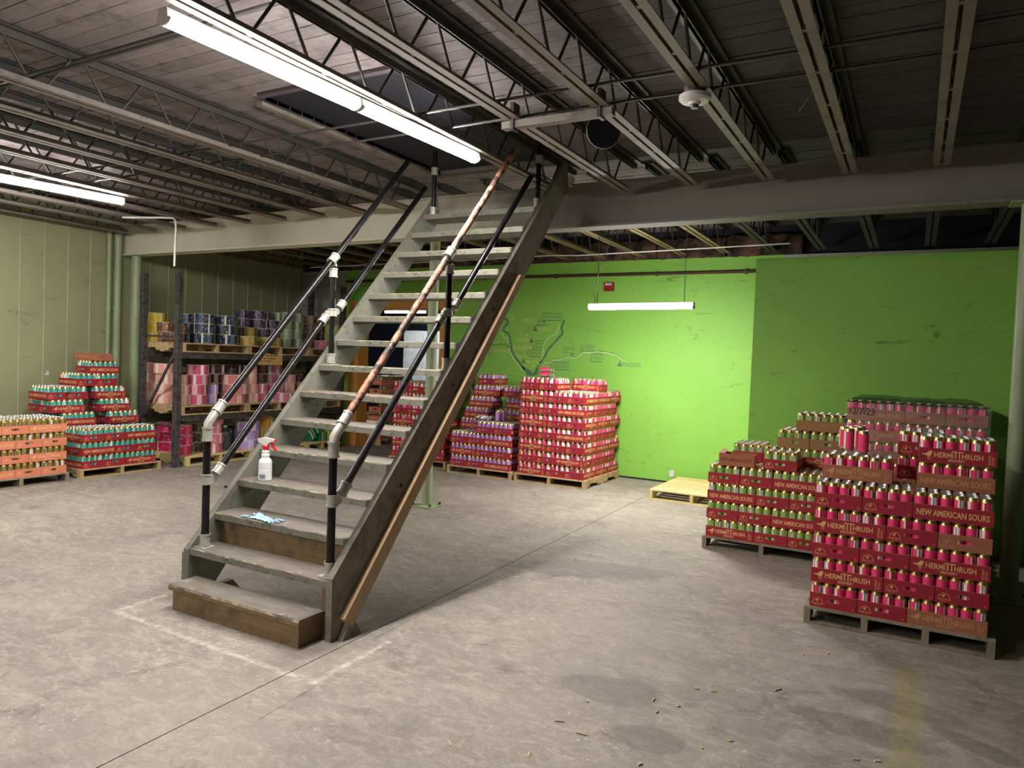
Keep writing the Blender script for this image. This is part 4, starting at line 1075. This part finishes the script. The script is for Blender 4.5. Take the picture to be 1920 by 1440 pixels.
# ------------------------------------------------------------------ pallet rack with label rolls
rack = thing('pallet_rack', 'dark steel pallet rack with two shelf levels along the left wall', 'rack')
def upright(x, y, z1, name='upright'):
    mb = MB(); w, d = .085, .07
    # channel section with a column of slots on the face
    mb.box(x-w, x, y, y+.004, 0, z1); mb.box(x-.004, x, y+.004, y+d, 0, z1); mb.box(x-w, x-w+.004, y+.004, y+d, 0, z1)
    o = mb.build(name, m_rack, rack)
    sl_ = MB(); z = .15
    while z < z1-.05:
        sl_.box(x-.0, x+.0012, y+.018, y+.030, z, z+.026); sl_.box(x-w*.6, x-w*.45, y-.0012, y, z, z+.026); z += .085
    q = sl_.build('slot_holes', m_dark, o); q['kind'] = 'stuff'
    MB().box(x-w-.02, x+.02, y-.02, y+d+.02, 0, .008).build('foot_plate', m_rack, o)
    return o
for yy, zz in ((6.235, 2.64), (9.40, 2.75)):
    upright(-8.60, yy, zz); upright(-9.345, yy, zz-.02)
    MB().tube((-8.66, yy+.035, 1.60), (-9.36, yy+.035, .62), .02, 4).build('brace', m_rack, rack)
    MB().tube((-9.36, yy+.035, 1.76), (-8.66, yy+.035, 1.76), .02, 4).build('brace', m_rack, rack)
    MB().tube((-9.36, yy+.035, .55), (-8.66, yy+.035, .55), .02, 4).build('brace', m_rack, rack)
for zz in (.70, 1.555):
    for xx in (-8.64, -9.39): MB().box(xx-.02, xx+.025, 6.31, 9.40, zz-.085, zz).build('shelf_beam', m_rack, rack)
SHELF = {'top': (1.555, 'top shelf'), 'middle': (.70, 'middle shelf'), 'floor': (0.0, 'floor under the rack')}
for key, (zz, nm) in SHELF.items():
    for i, (yy, w) in enumerate(((6.32, 1.09), (7.42, 1.22), (8.66, .72))):
        if key == 'floor': yy += .10 if i < 2 else -.02; w = min(w, 1.1)
        pallet((-8.585, yy, zz), PI/2, f'{["near", "middle", "far"][i]} pallet on the {nm}' if key != 'floor' else f'{["near", "middle", "far"][i]} pallet standing on the floor under the rack', w, .92, .125, 3, m_pallet if key != 'floor' else m_pallet_y, 6, 'pallets in the rack')
RS = {
 'yellow': [(0, (226, 196, 36)), (.12, (240, 224, 140)), (.2, (214, 176, 20)), (.3, (170, 130, 30)), (.36, (232, 206, 60)), (.6, (235, 232, 220)), (.7, (222, 190, 40))],
 'navy': [(0, (30, 44, 66)), (.14, (210, 214, 214)), (.19, (30, 44, 66)), (.30, (64, 84, 110)), (.45, (28, 40, 60)), (.62, (214, 216, 216)), (.67, (36, 54, 80)), (.85, (90, 110, 140))],
 'purple': [(0, (62, 36, 76)), (.15, (120, 92, 136)), (.2, (56, 32, 70)), (.5, (190, 180, 196)), (.54, (66, 40, 84)), (.8, (92, 66, 110))],
 'amber': [(0, (176, 150, 60)), (.2, (120, 90, 36)), (.35, (200, 178, 96)), (.6, (96, 62, 40)), (.75, (186, 160, 74))],
 'sage': [(0, (124, 148, 112)), (.2, (178, 196, 160)), (.3, (112, 136, 104)), (.55, (206, 214, 196)), (.6, (130, 152, 118)), (.85, (150, 172, 136))],
 'copper': [(0, (120, 80, 58)), (.2, (166, 124, 92)), (.35, (92, 58, 44)), (.6, (140, 98, 70)), (.8, (104, 68, 50))],
 'maroon': [(0, (84, 34, 44)), (.25, (120, 62, 66)), (.4, (70, 28, 38)), (.7, (104, 50, 56))],
 'olive': [(0, (170, 178, 84)), (.25, (206, 210, 160)), (.4, (150, 160, 70)), (.7, (190, 196, 120))],
 'rose': [(0, (206, 110, 128)), (.2, (232, 216, 214)), (.28, (200, 100, 118)), (.6, (224, 160, 160)), (.75, (196, 92, 112))],
 'magenta': [(0, (196, 40, 92)), (.18, (236, 222, 226)), (.25, (190, 36, 88)), (.6, (214, 80, 120)), (.75, (182, 32, 80))],
 'lilac': [(0, (172, 140, 198)), (.2, (232, 226, 238)), (.3, (176, 146, 202)), (.6, (206, 184, 220)), (.75, (160, 126, 190))],
 'gold': [(0, (220, 168, 60)), (.2, (238, 230, 210)), (.28, (226, 178, 70)), (.6, (230, 196, 110)), (.75, (208, 152, 48))],
 'moss': [(0, (92, 96, 70)), (.2, (140, 148, 110)), (.35, (66, 64, 50)), (.7, (110, 116, 86))]}
STRIPE = {'salmon': ((214, 104, 88), (240, 206, 190)), 'crimson': ((176, 24, 74), (224, 120, 148)), 'plum': ((150, 46, 96), (214, 140, 166)), 'cocoa': ((88, 50, 52), (60, 34, 38)), 'dusty': ((190, 96, 92), (216, 140, 130))}
ROLLM = {k: angle_mat('roll_'+k, v, .3, rep=2.0, edge=.139) for k, v in RS.items()}
for k, (a, b) in STRIPE.items():
    t = NT('roll_'+k); sx = t.n('ShaderNodeSeparateXYZ'); t.l(t.obj(), sx.inputs[0])
    an = t.math('ADD', t.math('DIVIDE', t.math('ARCTAN2', sx.outputs[1], sx.outputs[0]), 2*PI), .5)
    fr = t.math('FRACT', t.math('ADD', t.math('MULTIPLY', an, 44.0), t.math('MULTIPLY', sx.outputs[2], 11.0)))
    c1 = t.mix(t.ramp(fr, [(.5, 0.0), (.56, 1.0)]), lin(a), lin(b))
    sec = t.ramp(t.math('FRACT', t.math('MULTIPLY', an, 3.0)), [(0, 0.0), (.30, 1.0), (.44, 0.0), (.72, .55), (.94, 0.0)], 'CONSTANT')
    cc_ = t.mix(sec, c1, lin((236, 226, 222)))
    e = t.math('GREATER_THAN', t.math('ABSOLUTE', t.math('SUBTRACT', sx.outputs[2], .0695)), .0625)
    t.color(t.mix(t.math('MULTIPLY', e, .7), cc_, lin((236, 220, 212)))); t.rough(.3); ROLLM[k] = t.m
m_core = mat_plain('roll_card_core', (150, 116, 84), .8)
RH = .139
ROLL = {}
def roll_mesh(col, r):
    key = (col, round(r, 3))
    if key not in ROLL:
        ROLL[key] = (MB().lathe([(.042, .001), (r-.003, 0), (r, .003), (r, RH-.003), (r-.003, RH-.001), (.042, RH-.002)], 28).mesh('roll_body', ROLLM[col]),
                     MB().lathe([(.038, 0), (.042, 0), (.042, RH-.001), (.038, RH-.001), (.038, 0)], 14).mesh('core_tube', m_core))
    return ROLL[key]
roll_n = {}
random.seed(5)
def rolls(shelf, pxl, pxr, n, col, X=-8.80, spread=.022, wide=None, plane='x'):
    """a pile of n label rolls whose sides show between two pixel columns"""
    zs = SHELF[shelf][0]+.125+.001; pv = {'top': 620, 'middle': 730, 'floor': 830}[shelf]
    if plane == 'x':
        a, b = on_x(pxl, pv, X).y, on_x(pxr, pv, X).y; r = min(.19, max(.085, (b-a)/2*.90)); cx_, cy_ = X, (a+b)/2
    else:
        a, b = on_y(pxl, pv, X).x, on_y(pxr, pv, X).x; r = min(.19, max(.085, (b-a)/2*.96)); cx_, cy_ = (a+b)/2, X
    roll_n[shelf] = roll_n.get(shelf, 0)+1; pid = roll_n[shelf]
    me, mc = roll_mesh(col, r)
    for k in range(n):
        lv = 'only roll' if n == 1 else ('top roll' if k == n-1 else ('bottom roll' if k == 0 else ordinal(k)+' roll up'))
        sh = {'top': 'top shelf', 'middle': 'middle shelf', 'floor': 'rack floor'}[shelf]
        o = thing('label_roll', f'{col} label roll, {lv} in {ordinal(pid-1) if pid <= 22 else "last"} pile on the {sh}', 'roll',
                  (cx_+random.uniform(-spread, spread), cy_+random.uniform(-spread, spread), zs+RH*k), (0, 0, random.uniform(0, 6)), f'label rolls on the {sh}')
        put('roll_body', me, o); put('core_tube', mc, o)
# top shelf, left to right
rolls('top', 279, 306, 3, 'yellow', 6.60, plane='y'); rolls('top', 303, 326, 2, 'copper', 6.50, plane='y')
rolls('top', 328, 346, 2, 'copper', -8.95); rolls('top', 338, 362, 3, 'navy', -9.14); rolls('top', 362, 398, 3, 'navy'); rolls('top', 406, 441, 3, 'navy'); rolls('top', 388, 412, 3, 'navy', -9.14)
rolls('top', 447, 466, 4, 'purple', -9.14); rolls('top', 468, 503, 4, 'purple', -9.14); rolls('top', 446, 482, 1, 'amber'); rolls('top', 455, 480, 2, 'amber', -9.0)
rolls('top', 488, 525, 1, 'amber'); rolls('top', 498, 518, 3, 'purple', -9.02); rolls('top', 527, 546, 4, 'sage'); rolls('top', 547, 564, 4, 'sage'); rolls('top', 505, 530, 4, 'sage', -9.14)
rolls('top', 565, 586, 1, 'copper'); rolls('top', 571, 591, 4, 'copper', -9.14); rolls('top', 588, 613, 1, 'rose'); rolls('top', 597, 611, 3, 'maroon', -9.12); rolls('top', 611, 634, 3, 'olive')
# middle shelf
rolls('middle', 268, 297, 4, 'salmon', 6.62, plane='y'); rolls('middle', 297, 322, 4, 'salmon', 6.50, plane='y'); rolls('middle', 325, 352, 3, 'salmon', -8.80)
rolls('middle', 351, 388, 4, 'crimson'); rolls('middle', 389, 406, 2, 'lilac'); rolls('middle', 391, 422, 4, 'cocoa', -9.14); rolls('middle', 416, 458, 3, 'dusty'); rolls('middle', 424, 452, 4, 'cocoa', -9.14)
rolls('middle', 458, 480, 4, 'salmon'); rolls('middle', 480, 499, 2, 'rose'); rolls('middle', 476, 500, 4, 'maroon', -9.14); rolls('middle', 500, 528, 2, 'plum'); rolls('middle', 497, 525, 4, 'plum', -9.05)
rolls('middle', 528, 550, 3, 'salmon', -8.95); rolls('middle', 519, 546, 1, 'plum', -8.70); rolls('middle', 546, 562, 1, 'magenta'); rolls('middle', 549, 562, 3, 'maroon', -9.14); rolls('middle', 561, 588, 2, 'salmon'); rolls('middle', 618, 634, 1, 'rose')
# on the floor pallets
rolls('floor', 298, 322, 3, 'magenta', 6.62, plane='y'); rolls('floor', 328, 357, 3, 'magenta', -8.85); rolls('floor', 358, 384, 4, 'moss', -9.0); rolls('floor', 384, 416, 4, 'rose', -8.78)
rolls('floor', 442, 482, 3, 'lilac'); rolls('floor', 455, 481, 4, 'lilac', -9.14); rolls('floor', 484, 512, 4, 'gold', -8.95); rolls('floor', 604, 628, 2, 'olive')
# dark jugs among them
for i, (px, lab) in enumerate(((421, 'nearer'), (432, 'farther'))):
    w = on_x(px, 830, -8.95 if i == 0 else -9.1)
    j = thing('plastic_jug', f'dark grey plastic jug on the floor pallet under the rack, {lab} of two', 'jug', (w.x, w.y, .126), (0, 0, .4), 'jugs under the rack')
    mj = mat_plain('grey_jug_plastic', (84, 88, 92), .35)
    MB().lathe([(0, 0), (.075, 0), (.082, .01), (.082, .22), (.07, .26), (.03, .31), (.03, .33)], 18).build('jug_body', mj, j)
    MB().lathe([(.034, .325), (.034, .355), (0, .357)], 14).build('cap', m_white, j)
    MB().path([(.03, 0, .31), (.075, 0, .30), (.09, 0, .25), (.078, 0, .2)], .009, 8).build('handle', mj, j)
# tumbled green bundles
for i, (px, py, rot, cc, lab) in enumerate(((583, 812, (0, .0, .2), 'gn', 'leaning at left'), (600, 818, (0, 0, 0), 'gn', 'upright beside it'), (592, 800, (.0, .6, .2), 'gn', 'tilted on top'))):
    w = on_x(px, 815, -8.78)
    gb = thing('label_bundle', f'bright green label bundle under the far end of the rack, {lab}', 'bundle', (w.x, w.y, .13+(.14 if i == 2 else .0)+(.05 if i == 0 else 0)), (.55 if i == 0 else (.5 if i == 2 else 0), 0, 0), 'green bundles under the rack')
    MB().box(-.07, .07, -.08, .08, 0, .15).build('sleeves', mat_plain('bundle_green', (24, 134, 84), .35), gb)
    MB().box(-.071, .071, -.03, .0, -.001, .151).build('white_band', m_white, gb); MB().box(-.071, .071, .03, .05, -.001, .151).build('lime_band', mat_plain('bundle_lime', (178, 204, 80), .4), gb)
# paper notice taped to the top shelf beam
a, b = on_x(478, 675, -8.57), on_x(530, 675, -8.57)
sg = thing('paper_notice', 'tan paper notice hanging from the top shelf of the rack', 'notice', (-8.575, a.y, 1.40))
MB().box(0, .002, 0, b.y-a.y, 0, .17).build('sheet', mat_plain('tan_paper', (214, 168, 106), .8), sg)
for i, z in enumerate((.135, .09, .05)):
    mb = MB(); y = .10
    while y < .40-.05*i: l = random.uniform(.02, .06); mb.box(.002, .0026, y, y+l, z, z+.012); y += l+.015
    q = mb.build('handwriting', m_navy, sg); q['kind'] = 'stuff'
MB().tube((.006, .30, .172), (.006, .42, .166), .008, 8).build('clip', m_joist_d, sg)

# things in the room beyond the door
lk = thing('metal_locker', 'grey metal locker beyond the door opening', 'locker', (-8.0, 11.2, 0))
w0, w1 = on_y(757, 650, 14.6).x, on_y(832, 650, 14.6).x
lk.location = (w0, 14.6, 0)
MB().box(0, w1-w0, 0, .5, .05, 2.25).build('locker_body', m_grey, lk)
for i in range(2): MB().box((w1-w0)*i/2+.01, (w1-w0)*(i+1)/2-.01, -.015, 0, .08, 2.2).build('door', m_grey, lk)
MB().box(.05, (w1-w0)-.05, .05, .45, 0, .05).build('plinth', m_dark, lk)
w = on_y(721, 706, 11.0); tag(MB().box(w.x-.06, w.x+.06, 11.0, 11.04, 0, w.z+.09).build('pine_post', m_orange_trim), 'short pale pine post beyond the door opening', 'post')

# ------------------------------------------------------------------ hand-painted map on the green wall
m_mgrey = mat_plain('mural_grey_paint', (96, 128, 92), .7); m_mcream = mat_plain('mural_cream_paint', (226, 220, 130), .7); m_mwhite = mat_plain('mural_white_paint', (206, 230, 168), .7)
YM = YB-.0015
def wp_(x, y):
    w = on_y(x, y, YB); return (w.x, w.z)
def strip(pts, w, mat, name='map_line'):
    mb = MB(); ribbon(mb, [wp_(*p) for p in pts], w, YM); mb.build(name, mat, wb)
def word(body, x0, y0, x1, y1, mat, frame_=False):
    a, b = wp_(x0, y1), wp_(x1, y0); mb = MB()
    put_text(mb, text_geo(body, -.004), a[0], b[0], a[1], b[1], YM)
    mb.build('map_lettering', mat, wb)
    if frame_:
        f = MB(); e = .03
        ribbon(f, [(a[0]-e, a[1]-e), (b[0]+e, a[1]-e), (b[0]+e, b[1]+e), (a[0]-e, b[1]+e), (a[0]-e, a[1]-e)], .012, YM)
        f.build('map_frame', mat, wb)
def hill(x, y, s):
    a = wp_(x, y); mb = MB(); mb.add([(a[0]-s*.5, YM, a[1]), (a[0]+s*.5, YM, a[1]), (a[0]+s*.16, YM, a[1]+s*.75), (a[0], YM, a[1]+s*.62), (a[0]-s*.16, YM, a[1]+s*.75)], [(0, 1, 2, 3, 4)])
    mb.add([(a[0]-s*.13, YM, a[1]+s*.82), (a[0], YM, a[1]+s*.7), (a[0]+s*.13, YM, a[1]+s*.82), (a[0], YM, a[1]+s*1.15)], [(0, 1, 2, 3)])
    mb.build('map_hill', m_mgrey, wb)
west = [(945, 597), (952, 601), (953, 605), (946, 613), (943, 619), (953, 626), (956, 633), (957, 641), (959, 646), (959, 656), (963, 664), (967, 671), (974, 680), (983, 693)]
strip(west, .035, m_mgrey); strip([(x-3, y+3) for x, y in west[5:]]+[(987, 700)], .014, m_mwhite)
strip([(941, 625), (948, 636), (957, 648)], .014, m_mwhite); strip([(918, 646), (930, 647), (940, 645), (947, 646), (953, 650), (958, 650)], .014, m_mgrey)
east = [(1058, 600), (1056, 607), (1053, 614), (1055, 625), (1050, 631), (1040, 642), (1028, 655), (1022, 668), (1012, 682)]
strip(east, .036, m_mgrey)
strip([(1050, 607), (1047, 616), (1042, 627), (1032, 630), (1022, 642), (1019, 652), (1018, 662), (1014, 676), (1011, 682)], .013, m_mwhite)
road = [(1012, 690), (1018, 684), (1024, 679), (1032, 680), (1038, 675), (1048, 675), (1057, 671), (1066, 669), (1075, 671), (1081, 671), (1087, 666), (1093, 661), (1110, 661), (1120, 659), (1130, 661), (1138, 661), (1145, 664), (1155, 665), (1161, 670), (1172, 677)]
strip(road, .015, m_mwhite); strip([(x, y-1.3) for x, y in road], .009, m_mgrey)
lake = [wp_(*p) for p in ((978, 685), (985, 689), (993, 694), (1000, 700), (1008, 684), (1011, 684), (1009, 702), (996, 706), (988, 704))]
MB().add([(a, YM, z) for a, z in lake], [tuple(range(len(lake)))]).build('map_lake', m_mgrey, wb)
word('WESTMINSTER', 1020, 591.5, 1050, 597, m_mgrey, True); word('PUTNEY', 1008, 643, 1019, 648, m_mgrey, True); word('DUMMERSTON', 993, 660.5, 1012.5, 664.5, m_mgrey, True)
word('CHESTERFIELD', 1037, 684, 1064, 689, m_mgrey, True); word('KEENE', 1112, 668, 1126, 674, m_mgrey, True)
word('SPOFFORD', 1056, 651, 1078, 656.5, m_mgrey); word('LAKE', 1056, 658, 1065, 662.5, m_mgrey); word('CHESTERFIELD', 1087, 647, 1115, 652.5, m_mgrey); word('GORGE', 1098, 654, 1112, 658, m_mgrey)
word('MONADNOCK', 1167, 680.5, 1202, 687.5, m_mgrey); hill(1162, 687, .08)
word('GRAFTON', 979, 597, 1000, 602, m_mcream); word('VILLAGE', 988, 603.5, 1006, 608, m_mcream); word('MT. KIPLING', 1008, 614, 1034, 620, m_mcream); hill(1003.5, 621, .085)
word('MT. OF', 975, 623, 990, 631, m_mcream); word('LONDON', 971, 634, 991, 640, m_mcream); hill(996.5, 642, .075)
word('SOUTH NEWFANE', 962, 649, 998, 655, m_mcream); word('WILLIAMSVILLE', 920, 655, 956, 660, m_mcream); word('WEST RIVER', 969, 666.5, 994, 670.5, m_mcream); word('STRATTON', 986, 677, 1010, 681.5, m_mcream); hill(982, 681, .07)
word('VT', 996, 684, 1004, 691, m_mcream); word('LOWELL', 953, 590, 965, 594, m_mcream); word('LAKE', 955, 596, 966, 600.5, m_mcream)
strip([(1009, 610), (1009, 602), (1014, 599.5), (1022, 603), (1022, 609), (1009, 610)], .011, m_mgrey, 'map_cheese'); strip([(1009, 603), (1022, 604)], .011, m_mgrey, 'map_cheese')
for pts in (((1069, 663), (1072, 662.5), (1075, 665)), ((1070, 666.5), (1073, 666), (1075, 667.5)), ((1088, 655.5), (1091, 654.5), (1094, 656.5)), ((1088, 658.5), (1091, 657.5), (1093, 660)), ((917, 654), (923, 655), (923, 662), (918, 668), (915, 661), (917, 654))): strip(pts, .012, m_mgrey)
# small paper scrap stuck low on the wall
w = on_y(1259, 888, YB); tag(MB().prism([(w.x-.03, w.z-.05), (w.x+.03, w.z-.04), (w.x+.035, w.z+.05), (w.x-.03, w.z+.045)], YB-.004, YB-.001, 'y').build('paper_scrap', m_white), 'torn white paper scrap stuck low on the green wall', 'paper')
w = on_x(88, 699, XL); tag(MB().prism([(w.y-.03, w.z-.03), (w.y+.03, w.z-.03), (w.y+.01, w.z+.04)], XL, XL+.003, 'x').build('paper_scrap', m_white), 'small torn paper scrap on the sage left wall', 'paper')

# ------------------------------------------------------------------ litter on the floor
m_chip = mat_wood('pale_wood_chip', (186, 160, 120), (206, 184, 146), .8, 0, .1)
random.seed(8)
spots = [(1048, 1353, .05, .4), (1458, 1294, .055, 1.0), (1225, 1313, .04, 1.5), (1307, 1292, .03, .1), (1338, 1297, .035, .2), (1091, 1377, .06, .1), (1133, 1374, .045, 2.6), (1231, 1336, .03, 1.4),
         (992, 1415, .04, 2.0), (1078, 1050, .03, 1.2), (1505, 1228, .03, 1.7), (1552, 1226, .03, 1.5), (1315, 1402, .03, 2.4), (1370, 1390, .025, .5), (1100, 1316, .025, 2.7), (1605, 1425, .03, .2), (1646, 1428, .03, .4), (1200, 1434, .03, 1.1), (1272, 1325, .02, .7), (843, 1395, .045, 2.4)]
for i, (px, py, l, an) in enumerate(spots):
    w = on_z(px, py, 0)
    o = MB().prism([(-l/2, 0), (l/2, .002), (l*.3, .006), (-l*.35, .005)], -.004, .004, 'y').build('wood_splinter', m_chip, None, (w.x, w.y, .0005))
    o.rotation_euler = (0, 0, an)
    tag(o, 'tiny pale wood splinter lying on the concrete floor', 'splinter', 'wood splinters on the floor')
# black scrap of strapping left of the stair
w = on_z(429, 915, 0); tag(MB().box(-.06, .06, -.02, .02, 0, .02).build('rubber_scrap', m_dark, None, (w.x, w.y, 0)), 'small black rubber scrap on the floor behind the stair', 'scrap')
